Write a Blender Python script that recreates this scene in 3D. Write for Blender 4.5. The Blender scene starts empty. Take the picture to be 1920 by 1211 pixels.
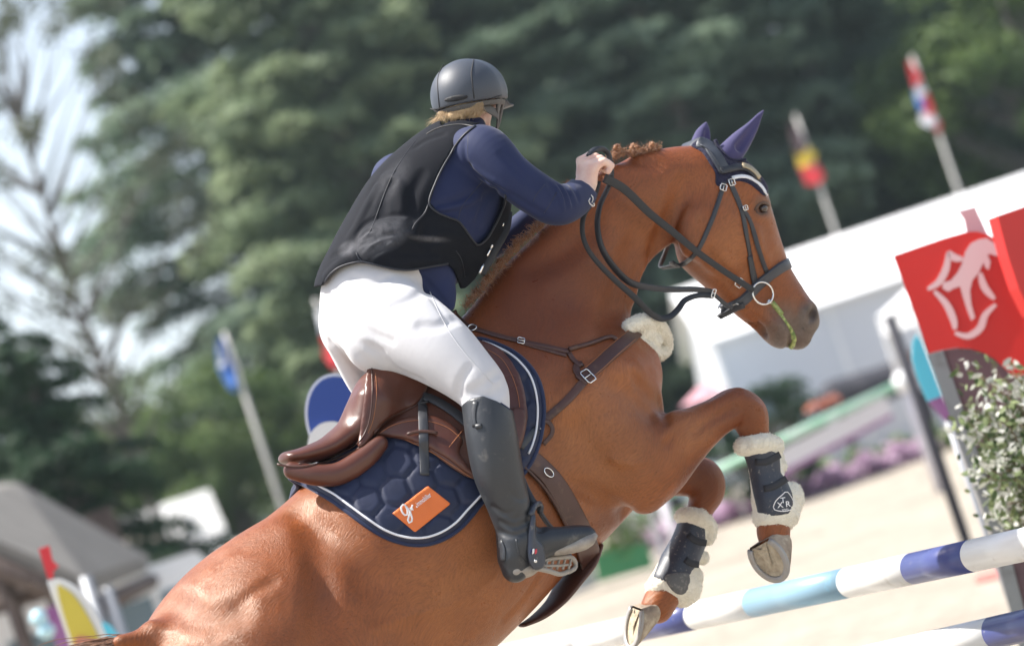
import bpy, bmesh, math, random
import numpy as np
from mathutils import Vector, Matrix, geometry
from mathutils.bvhtree import BVHTree
random.seed(7); rng = np.random.default_rng(7)
S = bpy.context.scene
COL = S.collection
# ------------------------------------------------------------------ camera, light, exposure
CAM_H, PITCH, ROLL, FOCAL, S0 = 1.65, math.radians(3.2), math.radians(18.5), 100.0, 8.6
FX, CX, CY = FOCAL / 36.0 * 1920.0, 960.0, 605.5
f_ = Vector((0, math.cos(PITCH), math.sin(PITCH))); r0_ = Vector((1, 0, 0)); u0_ = Vector((0, -math.sin(PITCH), math.cos(PITCH)))
R_ = r0_ * math.cos(ROLL) - u0_ * math.sin(ROLL); U_ = r0_ * math.sin(ROLL) + u0_ * math.cos(ROLL)
MC = Matrix(((R_.x, U_.x, -f_.x, 0), (R_.y, U_.y, -f_.y, 0), (R_.z, U_.z, -f_.z, CAM_H), (0, 0, 0, 1)))
cd = bpy.data.cameras.new('camera'); cam = bpy.data.objects.new('camera', cd); COL.objects.link(cam)
cam.matrix_world = MC; cd.lens = FOCAL; cd.sensor_width = 36.0; cd.clip_end = 2000; cd.clip_start = .1
cd.dof.use_dof = True; cd.dof.focus_distance = 8.35; cd.dof.aperture_fstop = 2.0; cd.dof.aperture_blades = 0
S.camera = cam
SUN_EL, SUN_AZ = math.radians(60), math.radians(-84)     # azimuth measured from +Y towards +X
W = bpy.data.worlds.new('World'); S.world = W; W.use_nodes = True
wn = W.node_tree; bg = wn.nodes['Background']
sky = wn.nodes.new('ShaderNodeTexSky'); sky.sky_type = 'NISHITA'; sky.sun_disc = False
sky.sun_elevation = SUN_EL; sky.sun_rotation = SUN_AZ
sky.air_density = 1.0; sky.dust_density = 3.0; sky.ozone_density = 1.5
# thin high haze: the sky pales towards the horizon all round, with soft uneven cloud
tc = wn.nodes.new('ShaderNodeTexCoord'); sp_ = wn.nodes.new('ShaderNodeSeparateXYZ'); wn.links.new(tc.outputs['Generated'], sp_.inputs[0])
mr = wn.nodes.new('ShaderNodeMapRange'); mr.inputs[1].default_value = 0.0; mr.inputs[2].default_value = .5; mr.inputs[3].default_value = .85; mr.inputs[4].default_value = .04; wn.links.new(sp_.outputs[2], mr.inputs[0])
cn = wn.nodes.new('ShaderNodeTexNoise'); cn.inputs['Scale'].default_value = 3.0; cn.inputs['Detail'].default_value = 5; wn.links.new(tc.outputs['Generated'], cn.inputs['Vector'])
cm = wn.nodes.new('ShaderNodeMapRange'); cm.inputs[1].default_value = .3; cm.inputs[2].default_value = .65; cm.inputs[3].default_value = .55; cm.inputs[4].default_value = 1.0; wn.links.new(cn.outputs['Fac'], cm.inputs[0])
mu_ = wn.nodes.new('ShaderNodeMath'); mu_.operation = 'MULTIPLY'; wn.links.new(mr.outputs[0], mu_.inputs[0]); wn.links.new(cm.outputs[0], mu_.inputs[1])
mx_ = wn.nodes.new('ShaderNodeMix'); mx_.data_type = 'RGBA'; wn.links.new(mu_.outputs[0], mx_.inputs[0]); wn.links.new(sky.outputs[0], mx_.inputs[6]); mx_.inputs[7].default_value = (8.0, 8.6, 9.2, 1)
wn.links.new(mx_.outputs[2], bg.inputs[0]); bg.inputs[1].default_value = 0.105
sd = bpy.data.lights.new('sun', 'SUN'); sd.energy = 5.0; sd.angle = math.radians(.55); sd.color = (1, .96, .9)
sun = bpy.data.objects.new('sun', sd); COL.objects.link(sun)
sv = Vector((math.sin(SUN_AZ) * math.cos(SUN_EL), math.cos(SUN_AZ) * math.cos(SUN_EL), math.sin(SUN_EL)))
sun.rotation_euler = (-sv).to_track_quat('-Z', 'Y').to_euler(); sun.location = (0, 0, 12)
vs = S.view_settings; vs.view_transform = 'Standard'; vs.look = 'None'; vs.gamma = 1; vs.use_curve_mapping = False
vs.exposure = 0.93
S.cycles.use_denoising = True
S.cycles.max_bounces = 8; S.cycles.transparent_max_bounces = 12

# ------------------------------------------------------------------ coordinates: C = camera-aligned metres (x right, y up, z away)
CRL, SRL = math.cos(ROLL), math.sin(ROLL)
TH = math.radians(27)                       # the horse heads right and 27 degrees away
E1 = np.array([CRL, SRL, 0.0]); E2 = np.array([-SRL, CRL, 0.0])
LAT = math.sin(TH) * E1 * np.array([1, -1, 1]) ; LAT = np.array([math.sin(TH) * CRL, math.sin(TH) * SRL, -math.cos(TH)])  # the horse's right side, towards the camera
FWD = np.array([math.cos(TH) * CRL, math.cos(TH) * SRL, math.sin(TH)])
MCn = np.array(MC)
def pix(px, py, s):
    return np.array([(px - CX) * s / FX, -(py - CY) * s / FX, s])
def dmid(px, py):
    return math.tan(TH) * ((px - CX) * CRL - (py - CY) * SRL) / 620.0
def ht(px, py, t=0.0):
    """point seen at a pixel, t metres to the near side of the horse's middle plane"""
    return pix(px, py, S0 + dmid(px, py) - t / math.cos(TH))
def mpp(c): return c[2] / FX                # metres per photo pixel at that point
def toW(V):
    V = np.asarray(V, float).reshape(-1, 3)
    return V @ (MCn[:3, :3] * np.array([1, 1, -1])).T + MCn[:3, 3]
def toC(V):
    V = (np.asarray(V, float).reshape(-1, 3) - MCn[:3, 3]) @ MCn[:3, :3]
    return V * np.array([1, 1, -1])
MID0 = ht(960, 605)
def mirror(V):
    V = np.asarray(V, float); d = (V - MID0) @ LAT
    return V - 2 * d[:, None] * LAT

# ------------------------------------------------------------------ objects
def tag(o, label=None, cat=None, group=None, kind=None):
    if label: o['label'] = label
    if cat: o['category'] = cat
    if group: o['group'] = group
    if kind: o['kind'] = kind
    return o
def thing(name, label, cat, loc=(0, 0, 0), rz=0.0, group=None):
    o = bpy.data.objects.new(name, None); COL.objects.link(o)
    o.location = loc; o.rotation_euler = (0, 0, rz); o.empty_display_size = .1
    return tag(o, label, cat, group)
def mesh_obj(name, V, F, m=None, parent=None, smooth=True, world=True):
    """V in world coordinates (world=True) or in the parent's own frame"""
    V = np.asarray(V, float).reshape(-1, 3)
    me = bpy.data.meshes.new(name)
    o = bpy.data.objects.new(name, me); COL.objects.link(o)
    if parent is not None:
        o.parent = parent
        if world:
            root = parent; M = Matrix.Identity(4)
            chain = []
            while root is not None: chain.append(root); root = root.parent
            for c in reversed(chain): M = M @ c.matrix_basis
            Mi = np.array(M.inverted()); V = V @ Mi[:3, :3].T + Mi[:3, 3]
    elif world and len(V):
        c = np.array([V[:, 0].mean(), V[:, 1].mean(), V[:, 2].min()]); V = V - c; o.location = c
    set_mesh(me, V, F)
    if m is not None: me.materials.append(m)
    if smooth: me.polygons.foreach_set('use_smooth', [True] * len(me.polygons))
    return o
def set_mesh(me, V, F):
    if isinstance(F, np.ndarray):
        n, k = F.shape
        me.vertices.add(len(V)); me.vertices.foreach_set('co', V.astype(np.float32).ravel())
        me.loops.add(n * k); me.loops.foreach_set('vertex_index', F.astype(np.int32).ravel())
        me.polygons.add(n); me.polygons.foreach_set('loop_start', np.arange(0, n * k, k, dtype=np.int32))
        me.update(calc_edges=True)
    else:
        me.from_pydata([tuple(v) for v in V], [], [tuple(f) for f in F]); me.update()
class MB:
    """collects shapes into one mesh"""
    def __init__(s): s.V = []; s.F = []; s.n = 0
    def add(s, V, F):
        V = np.asarray(V, float).reshape(-1, 3); s.V.append(V); s.F += [tuple(int(i) + s.n for i in f) for f in F]; s.n += len(V); return s
    def box(s, c, size, rz=0, rot=None):
        x, y, z = np.array(size) / 2
        v = np.array([(a * x, b * y, d * z) for a in (-1, 1) for b in (-1, 1) for d in (-1, 1)])
        R = np.array(Matrix.Rotation(rz, 3, 'Z')) if rot is None else np.array(rot)
        return s.add(v @ R.T + np.array(c), [(0, 1, 3, 2), (4, 6, 7, 5), (0, 4, 5, 1), (2, 3, 7, 6), (0, 2, 6, 4), (1, 5, 7, 3)])
    def tube(s, pts, r, n=8, closed=False, cap=True, flat=None):
        V, F = tube(pts, r, n, closed, cap, flat); return s.add(V, F)
    def build(s, name, m, parent=None, smooth=False, world=True, cspace=False):
        V = np.vstack(s.V)
        if cspace: V = toW(V)
        return mesh_obj(name, V, s.F, m, parent, smooth, world)
def norm(v): v = np.asarray(v, float); return v / (np.linalg.norm(v) + 1e-12)
def spline(pts, n, closed=False):
    P = np.asarray(pts, float); out = []
    N = len(P); seg = N if closed else N - 1
    for i in range(seg):
        if closed: p0, p1, p2, p3 = P[(i - 1) % N], P[i], P[(i + 1) % N], P[(i + 2) % N]
        else: p0, p1, p2, p3 = P[max(i - 1, 0)], P[i], P[i + 1], P[min(i + 2, N - 1)]
        for k in range(n):
            t = k / n
            out.append(.5 * ((2 * p1) + (-p0 + p2) * t + (2 * p0 - 5 * p1 + 4 * p2 - p3) * t * t + (-p0 + 3 * p1 - 3 * p2 + p3) * t ** 3))
    if not closed: out.append(P[-1])
    return np.array(out)
def resample(P, step, closed=False):
    P = np.asarray(P, float)
    if closed: P = np.vstack([P, P[:1]])
    d = np.r_[0, np.cumsum(np.linalg.norm(np.diff(P, axis=0), axis=1))]
    n = max(2, int(round(d[-1] / step)) + 1); t = np.linspace(0, d[-1], n)
    Q = np.stack([np.interp(t, d, P[:, k]) for k in range(P.shape[1])], 1)
    return Q[:-1] if closed else Q
def tube(pts, r, n=8, closed=False, cap=True, flat=None):
    """tube along pts; r scalar or per point; flat=(normals, wide, thin) makes a strap with a rounded-box section"""
    P = np.asarray(pts, float); N = len(P)
    T = np.zeros_like(P)
    if closed: T = np.roll(P, -1, 0) - np.roll(P, 1, 0)
    else: T[1:-1] = P[2:] - P[:-2]; T[0] = P[1] - P[0]; T[-1] = P[-1] - P[-2]
    T /= np.linalg.norm(T, axis=1)[:, None] + 1e-12
    V = []
    if flat is not None:
        Nn, wide, thin = flat
        sec = [(-.5, -.5), (-.5, .3), (-.44, .5), (0, .56), (.44, .5), (.5, .3), (.5, -.5)]
        for i in range(N):
            nn = Nn[i] - T[i] * np.dot(Nn[i], T[i]); nn = norm(nn); b = np.cross(T[i], nn)
            w = wide[i] if np.ndim(wide) else wide; th = thin[i] if np.ndim(thin) else thin
            for u, v in sec: V.append(P[i] + b * u * w + nn * v * th)
        m = len(sec)
    else:
        R = np.full(N, r) if np.ndim(r) == 0 else np.asarray(r, float)
        up = np.array([0, 0, 1.]) if abs(T[0][2]) < .9 else np.array([1., 0, 0])
        a = norm(np.cross(T[0], up))
        for i in range(N):
            a = norm(a - T[i] * np.dot(a, T[i])); b = np.cross(T[i], a)
            for k in range(n):
                q = 2 * math.pi * k / n; V.append(P[i] + (a * math.cos(q) + b * math.sin(q)) * R[i])
        m = n
    F = []
    for i in range(N if closed else N - 1):
        j = (i + 1) % N
        for k in range(m):
            F.append((i * m + k, i * m + (k + 1) % m, j * m + (k + 1) % m, j * m + k))
    if cap and not closed:
        F.append(tuple(range(m - 1, -1, -1))); F.append(tuple((N - 1) * m + k for k in range(m)))
    return np.array(V), F

# ------------------------------------------------------------------ signed distance fields in C space
class Field:
    def __init__(s, lo, hi, h):
        s.h = h; s.lo = np.array(lo, float); s.n = np.ceil((np.array(hi) - s.lo) / h).astype(int) + 1
        s.f = np.full(s.n, 9.0, np.float32)
    def _win(s, lo, hi):
        a = np.clip(np.floor((lo - s.lo) / s.h).astype(int), 0, s.n); b = np.clip(np.ceil((hi - s.lo) / s.h).astype(int) + 1, 0, s.n)
        if np.any(b <= a): return None
        g = [(s.lo[i] + s.h * np.arange(a[i], b[i])).astype(np.float32) for i in range(3)]
        return (slice(a[0], b[0]), slice(a[1], b[1]), slice(a[2], b[2])), g[0][:, None, None], g[1][None, :, None], g[2][None, None, :]
    def _capd(s, w, a, b, ra, rb, ka, kb, axis):
        sl, X, Y, Z = w; ba = b - a; L2 = float(ba @ ba) + 1e-12
        x, y, z = X - a[0], Y - a[1], Z - a[2]
        t = np.clip((x * ba[0] + y * ba[1] + z * ba[2]) / L2, 0, 1)
        x = x - t * ba[0]; y = y - t * ba[1]; z = z - t * ba[2]
        r = ra + (rb - ra) * t; kk = ka + (kb - ka) * t
        l = x * axis[0] + y * axis[1] + z * axis[2]; pp = np.maximum(x * x + y * y + z * z - l * l, 0)
        k0 = np.sqrt(pp + (l / kk) ** 2) / r; k1 = np.sqrt(pp + (l / (kk * kk)) ** 2) / (r * r) + 1e-6
        return (k0 * (k0 - 1) / k1).astype(np.float32)
    def cap(s, a, b, ra, rb, ka=1., kb=1., axis=LAT, k=.03, sub=False):
        """rounded cone from a to b, flattened by k along axis; smooth union (or subtraction)"""
        s.caps([(np.asarray(a, float), np.asarray(b, float), ra, rb, ka, kb)], axis, k, sub)
    def caps(s, L, axis=LAT, k=.03, sub=False):
        """a run of rounded cones joined hard to each other and blended once with what is there"""
        lo = np.full(3, 1e9); hi = -lo; Rs = []
        for a, b, ra, rb, ka, kb in L:
            R = max(ra * max(1, ka), rb * max(1, kb)) + k + 2.5 * s.h; Rs.append(R); lo = np.minimum(lo, np.minimum(a, b) - R); hi = np.maximum(hi, np.maximum(a, b) + R)
        w = s._win(lo, hi)
        if w is None: return
        sl = w[0]; T_ = np.full(s.f[sl].shape, 9., np.float32); o = [q.start for q in sl]
        for (a, b, ra, rb, ka, kb), R in zip(L, Rs):
            w1 = s._win(np.minimum(a, b) - R, np.maximum(a, b) + R)
            if w1 is None: continue
            s1 = tuple(slice(q.start - p, q.stop - p) for q, p in zip(w1[0], o)); T_[s1] = np.minimum(T_[s1], s._capd(w1, a, b, ra, rb, ka, kb, axis))
        s.mix(sl, T_, k, sub)
    def mix(s, sl, d, k, sub=False):
        f = s.f[sl]
        if sub: f = -f
        if k > 0:
            h = np.clip(.5 + .5 * (f - d) / k, 0, 1); g = f * (1 - h) + d * h - k * h * (1 - h)
        else: g = np.minimum(f, d)
        s.f[sl] = -g if sub else g
    def chain(s, st, k=.03, sp=7, conv=None, grow=0., sub=False):
        """st rows: px, py, t, r(px), flatness"""
        conv = conv or ht
        st = np.array([tuple(q) + (1.,) * (5 - len(q)) for q in st], float)
        D = spline(st, sp) if sp > 1 and len(st) > 2 else st
        Q = [(conv(*q[:3]), q[3], max(q[4], .05)) for q in D]
        L = [(a, b, ra * mpp(a) + grow, rb * mpp(b) + grow, ka, kb) for (a, ra, ka), (b, rb, kb) in zip(Q[:-1], Q[1:])]
        if L: s.caps(L, k=k, sub=sub)
        if len(Q) == 1:
            a, ra, ka = Q[0]; s.cap(a, a + 1e-4, ra * mpp(a) + grow, ra * mpp(a) + grow, ka, ka, k=k, sub=sub)
    def grids(s):
        g = [(s.lo[i] + s.h * np.arange(s.n[i])).astype(np.float32) for i in range(3)]
        return g[0][:, None, None], g[1][None, :, None], g[2][None, None, :]
    def pixgrid(s):
        X, Y, Z = s.grids(); return CX + X * FX / Z, CY - Y * FX / Z
    def copy(s):
        c = Field.__new__(Field); c.h = s.h; c.lo = s.lo; c.n = s.n; c.f = s.f.copy(); return c
    def mesh(s, relax=1):
        return surface_nets(s.f, s.lo, s.h, relax)
def surface_nets(f, lo, h, relax=1):
    S_ = f < 0; nx, ny, nz = f.shape
    cnt = np.zeros((nx - 1, ny - 1, nz - 1), np.uint8)
    for dx in (0, 1):
        for dy in (0, 1):
            for dz in (0, 1):
                cnt += S_[dx:nx - 1 + dx, dy:ny - 1 + dy, dz:nz - 1 + dz]
    act = (cnt > 0) & (cnt < 8); I = np.argwhere(act)
    idx = np.full(act.shape, -1, np.int32); idx[act] = np.arange(len(I))
    acc = np.zeros((len(I), 3)); num = np.zeros(len(I))
    C = {}
    for dx in (0, 1):
        for dy in (0, 1):
            for dz in (0, 1): C[dx, dy, dz] = f[I[:, 0] + dx, I[:, 1] + dy, I[:, 2] + dz].astype(float)
    for a in C:
        for ax in range(3):
            if a[ax]: continue
            b = tuple(1 if i == ax else a[i] for i in range(3))
            fa, fb = C[a], C[b]; m = (fa < 0) != (fb < 0)
            t = np.where(m, fa / np.where(m, fa - fb, 1), 0)
            p = np.array(a, float)[None] + 0 * acc; p[:, ax] = t
            acc[m] += p[m]; num += m
    V = lo + h * (I + acc / num[:, None])
    Q = []
    for ax in range(3):
        u, v = [(1, 2), (2, 0), (0, 1)][ax]
        sl0 = [slice(None)] * 3; sl1 = [slice(None)] * 3
        sl0[ax] = slice(0, f.shape[ax] - 1); sl1[ax] = slice(1, None)
        e = S_[tuple(sl0)] != S_[tuple(sl1)]; J = np.argwhere(e)
        ok = (J[:, u] > 0) & (J[:, v] > 0) & (J[:, u] < f.shape[u] - 1) & (J[:, v] < f.shape[v] - 1); J = J[ok]
        q = []
        for du, dv in ((-1, -1), (0, -1), (0, 0), (-1, 0)):
            K = J.copy(); K[:, u] += du; K[:, v] += dv; q.append(idx[K[:, 0], K[:, 1], K[:, 2]])
        q = np.stack(q, 1); fl = ~S_[J[:, 0], J[:, 1], J[:, 2]]; q[fl] = q[fl][:, ::-1]
        Q.append(q)
    Q = np.vstack(Q); Q = Q[(Q >= 0).all(1)]
    for _ in range(relax):
        A = np.zeros_like(V); n = np.zeros(len(V))
        for a, b in ((0, 1), (1, 2), (2, 3), (3, 0)):
            for p, q in ((a, b), (b, a)):
                for k in range(3): A[:, k] += np.bincount(Q[:, p], V[Q[:, q], k], len(V))
                n += np.bincount(Q[:, p], minlength=len(V))
        V = V * .5 + .5 * A / np.maximum(n, 1)[:, None]
    # C space is left-handed (z away): flip so that faces look outwards after toW
    return V, Q[:, ::-1].copy()
def sdf_obj(name, fld, m, parent=None, relax=1, keep=False):
    V, Q = fld.mesh(relax)
    o = mesh_obj(name, toW(V), Q, m, parent)
    return (o, V, Q) if keep else o
def wr(F_, surf, pts, r, dep, sub=True, k=.012, n=4):
    """a fold (sub) or ridge along pixels on surf: r px half-width, dep metres deep/high"""
    Q = resample(spline(np.array(pts, float), n), 7); P, N = surf.drop(Q, 0, 1); rm = r * S0 / FX; m = len(P)
    w = np.sin(np.linspace(.12, .88, m) * math.pi) ** .7
    P = P + N * ((rm - dep * w)[:, None] if sub else -(rm - dep * w)[:, None])
    F_.caps([(a, b, rm, rm, 1., 1.) for a, b in zip(P[:-1], P[1:])], k=k, sub=sub)
def bvh(V, F): return BVHTree.FromPolygons([tuple(v) for v in V], [tuple(int(i) for i in f) for f in F])
def pdist(px, py, poly):
    """signed distance in pixels to a polygon, negative inside (arrays)"""
    P = np.asarray(poly, float); d = None; ins = np.zeros(np.broadcast(px, py).shape, bool)
    for i in range(len(P)):
        a = P[i]; b = P[(i + 1) % len(P)]; e = b - a
        wx = px - a[0]; wy = py - a[1]; t = np.clip((wx * e[0] + wy * e[1]) / (e @ e + 1e-9), 0, 1)
        q = (wx - e[0] * t) ** 2 + (wy - e[1] * t) ** 2; d = q if d is None else np.minimum(d, q)
        c = ((a[1] > py) != (b[1] > py))
        with np.errstate(divide='ignore', invalid='ignore'):
            xi = (b[0] - a[0]) * (py - a[1]) / (b[1] - a[1] + 1e-9) + a[0]
        ins ^= c & (px < xi)
    d = np.sqrt(d); return np.where(ins, -d, d)
# ------------------------------------------------------------------ draping on what is already there
class Surf:
    """a stack of BVHs in C space that pixels can be dropped on"""
    def __init__(s, *b): s.b = list(b)
    def hit(s, px, py):
        d = Vector(pix(px, py, 1.0)).normalized(); best = None
        for t in s.b:
            h = t.ray_cast(Vector((0, 0, 0)), d)
            if h[0] is not None and (best is None or h[3] < best[2]):
                n = h[1]; n = -n if n.dot(d) > 0 else n; best = (np.array(h[0]), np.array(n), h[3])
        return best
    def drop(s, pts, off=0.0, smooth=2, maxpush=.06, fallback=None):
        """pixels to C points + normals; pixels that miss take the depth of their neighbours"""
        H = [s.hit(p[0], p[1]) for p in pts]; Z = np.array([h[0][2] if h else np.nan for h in H]); N = np.array([h[1] if h else (np.nan,) * 3 for h in H])
        ok = ~np.isnan(Z); i = np.arange(len(Z))
        if not ok.any(): Z[:] = fallback if fallback else S0; N[:] = (0, 0, -1)
        else:
            Z = np.interp(i, i[ok], Z[ok]); N = np.stack([np.interp(i, i[ok], N[ok, k]) for k in range(3)], 1)
        for _ in range(smooth):
            if len(Z) > 2:
                Z[1:-1] = np.minimum(Z[1:-1], .25 * Z[:-2] + .5 * Z[1:-1] + .25 * Z[2:]); N[1:-1] = .25 * N[:-2] + .5 * N[1:-1] + .25 * N[2:]
        N /= np.linalg.norm(N, axis=1)[:, None] + 1e-9
        P = np.array([pix(p[0], p[1], z) for p, z in zip(pts, Z)]) + N * off
        return P, N
def patch(outline, surf=None, tfun=None, step=7., thick=.004, off=.0, puff=0., edge=8., disp=None, smooth_outline=4, smoothz=6, back=True):
    """a sheet with the given pixel outline lying on surf (or at t=tfun(px,py)); returns V (C), F, and a front-only index count"""
    O = spline(outline, smooth_outline, True) if smooth_outline > 1 else np.array(outline, float)
    O = resample(O, step, True); nO = len(O)
    x0, y0 = O.min(0); x1, y1 = O.max(0)
    gx, gy = np.meshgrid(np.arange(x0 + step / 2, x1, step), np.arange(y0 + step / 2, y1, step)); gx = gx + (np.arange(gx.shape[0]) % 2)[:, None] * step / 2
    G = np.stack([gx.ravel(), gy.ravel()], 1); d = pdist(G[:, 0], G[:, 1], O); G = G[d < -step * .55]
    P = np.vstack([O, G])
    vs_, es, fs, *_ = geometry.delaunay_2d_cdt([Vector(p) for p in P], [(i, (i + 1) % nO) for i in range(nO)], [], 1, 1e-5)
    P2 = np.array([tuple(v) for v in vs_]); F = np.array([tuple(f) for f in fs if len(f) == 3])
    ed = -pdist(P2[:, 0], P2[:, 1], O); ed = np.maximum(ed, 0)
    if tfun is not None:
        Cc = np.array([ht(p[0], p[1], tfun(p[0], p[1])) for p in P2])
    else:
        H = [surf.hit(*p) for p in P2]; Z = np.array([h[0][2] if h else np.nan for h in H])
        nb = [set() for _ in P2]
        for a, b, c in F: nb[a] |= {b, c}; nb[b] |= {a, c}; nb[c] |= {a, b}
        for _ in range(60):
            bad = np.isnan(Z)
            if not bad.any(): break
            Zn = Z.copy()
            for i in np.where(bad)[0]:
                q = [Z[j] for j in nb[i] if not np.isnan(Z[j])]
                if q: Zn[i] = np.mean(q)
            Z = Zn
        Z = np.nan_to_num(Z, nan=S0); Z0 = Z.copy()
        for _ in range(smoothz):
            Zn = Z.copy()
            for i in range(len(Z)):
                if nb[i]: Zn[i] = min(Z0[i], .5 * Z[i] + .5 * np.mean([Z[j] for j in nb[i]]))
            Z = Zn
        Cc = np.array([pix(p[0], p[1], z) for p, z in zip(P2, Z)])
    N = np.zeros_like(Cc); fn = np.cross(Cc[F[:, 1]] - Cc[F[:, 0]], Cc[F[:, 2]] - Cc[F[:, 0]])
    for k in range(3): np.add.at(N, F[:, k], fn)
    N /= np.linalg.norm(N, axis=1)[:, None] + 1e-12
    if N[:, 2].mean() > 0: N = -N
    prof = np.sqrt(np.clip(1 - (1 - np.clip(ed / edge, 0, 1)) ** 2, 0, 1))
    hgt = off + thick * (.35 + .65 * prof) + puff * prof
    if disp is not None: hgt = hgt + disp(P2[:, 0], P2[:, 1]) * np.clip(ed / edge, 0, 1)
    A = Cc + N * hgt[:, None]; B = Cc + N * (off - .002)
    # orientation: make front faces look towards the camera after toW
    f0 = F[0]; nrm = np.cross(A[F[:, 1]] - A[F[:, 0]], A[F[:, 2]] - A[F[:, 0]])
    flip = nrm[:, 2] < 0   # C is mirrored: faces whose C-normal points at the camera must be reversed
    F = F.copy(); F[flip] = F[flip][:, ::-1]
    n = len(A); FF = [tuple(f) for f in F]
    if back:
        FF += [tuple(n + i for i in f[::-1]) for f in F]
        key = {}
        for a, b, c in F:
            for e in ((a, b), (b, c), (c, a)): key[e] = 1
        for (a, b) in key:
            if (b, a) not in key: FF.append((b, a, n + a, n + b))
        return np.vstack([A, B]), FF
    return A, FF
# ------------------------------------------------------------------ materials
def lin(c):
    return tuple(((x / 255) / 12.92 if x / 255 <= .04045 else ((x / 255 + .055) / 1.055) ** 2.4) for x in c)
class NT:
    def __init__(s, m): s.m = m; s.t = m.node_tree; s.b = s.t.nodes['Principled BSDF']
    def n(s, typ, **kw):
        o = s.t.nodes.new(typ)
        for k, v in kw.items():
            if hasattr(o, k) and not k.startswith('i_'): setattr(o, k, v)
        return o
    def l(s, a, b): s.t.links.new(a, b)
    def coord(s, scale=(1, 1, 1), rot=(0, 0, 0), kind='Object'):
        t = s.n('ShaderNodeTexCoord'); mp = s.n('ShaderNodeMapping'); mp.inputs['Scale'].default_value = scale; mp.inputs['Rotation'].default_value = rot
        s.l(t.outputs[kind], mp.inputs[0]); return mp.outputs[0]
    def noise(s, scale, detail=4, rough=.55, vec=None, dist=0):
        o = s.n('ShaderNodeTexNoise'); o.inputs['Scale'].default_value = scale; o.inputs['Detail'].default_value = detail
        o.inputs['Roughness'].default_value = rough; o.inputs['Distortion'].default_value = dist
        s.l(vec if vec is not None else s.coord(), o.inputs['Vector']); return o.outputs['Fac']
    def ramp(s, fac, stops):
        o = s.n('ShaderNodeValToRGB'); e = o.color_ramp.elements
        while len(e) < len(stops): e.new(.5)
        for q, (p, c) in zip(e, stops): q.position = p; q.color = (*c, 1) if len(c) == 3 else c
        s.l(fac, o.inputs[0]); return o.outputs[0]
    def mix(s, fac, a, b, mode='MIX'):
        o = s.n('ShaderNodeMix'); o.data_type = 'RGBA'; o.blend_type = mode
        for v, i in ((fac, 0), (a, 6), (b, 7)):
            if isinstance(v, (int, float)): o.inputs[i].default_value = v
            elif isinstance(v, tuple): o.inputs[i].default_value = (*v, 1)
            else: s.l(v, o.inputs[i])
        return o.outputs[2]
    def bump(s, h, strength, dist, prev=None):
        o = s.n('ShaderNodeBump'); o.inputs['Strength'].default_value = strength; o.inputs['Distance'].default_value = dist
        s.l(h, o.inputs['Height'])
        if prev is not None: s.l(prev, o.inputs['Normal'])
        return o.outputs[0]
def pm(name, col=(.5, .5, .5), rough=.5, metal=0, spec=.5, sheen=0, coat=0, var=None, bump=None, sub=0, bump2=None, rvar=None, dirt=None, trans=0):
    m = bpy.data.materials.new(name); m.use_nodes = True; T = NT(m); b = T.b
    b.inputs['Base Color'].default_value = (*col, 1); b.inputs['Roughness'].default_value = rough; b.inputs['Metallic'].default_value = metal
    b.inputs['Specular IOR Level'].default_value = spec
    if sheen: b.inputs['Sheen Weight'].default_value = sheen; b.inputs['Sheen Roughness'].default_value = .4
    if coat: b.inputs['Coat Weight'].default_value = coat; b.inputs['Coat Roughness'].default_value = .15
    if sub: b.inputs['Subsurface Weight'].default_value = sub; b.inputs['Subsurface Radius'].default_value = (.012, .005, .003); b.inputs['Subsurface Scale'].default_value = 1
    c = None
    if var:
        sc, c2 = var[0], var[1]; lo, hi = (var[2], var[3]) if len(var) > 2 else (.35, .65)
        c = T.ramp(T.noise(sc, 5), [(lo, col), (hi, c2)])
    if dirt:
        sc, dc, lo, hi = dirt
        f = T.ramp(T.noise(sc, 6, .65), [(lo, (0, 0, 0)), (hi, (1, 1, 1))])
        c = T.mix(f, c if c is not None else col, dc)
        r = T.n('ShaderNodeMapRange'); T.l(f, r.inputs[0]); r.inputs[3].default_value = rough; r.inputs[4].default_value = .85; T.l(r.outputs[0], b.inputs['Roughness'])
    if c is not None: T.l(c, b.inputs['Base Color'])
    nn = None
    if bump: nn = T.bump(T.noise(bump[0], 4), bump[1], bump[2])
    if bump2: nn = T.bump(T.noise(bump2[0], 4), bump2[1], bump2[2], nn)
    if nn is not None: T.l(nn, b.inputs['Normal'])
    if rvar:
        r = T.n('ShaderNodeMapRange'); T.l(T.noise(rvar[0], 3), r.inputs[0]); r.inputs[1].default_value = .3; r.inputs[2].default_value = .7
        r.inputs[3].default_value = rvar[1]; r.inputs[4].default_value = rvar[2]; T.l(r.outputs[0], b.inputs['Roughness'])
    if trans: b.inputs['Transmission Weight'].default_value = trans
    return m
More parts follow.
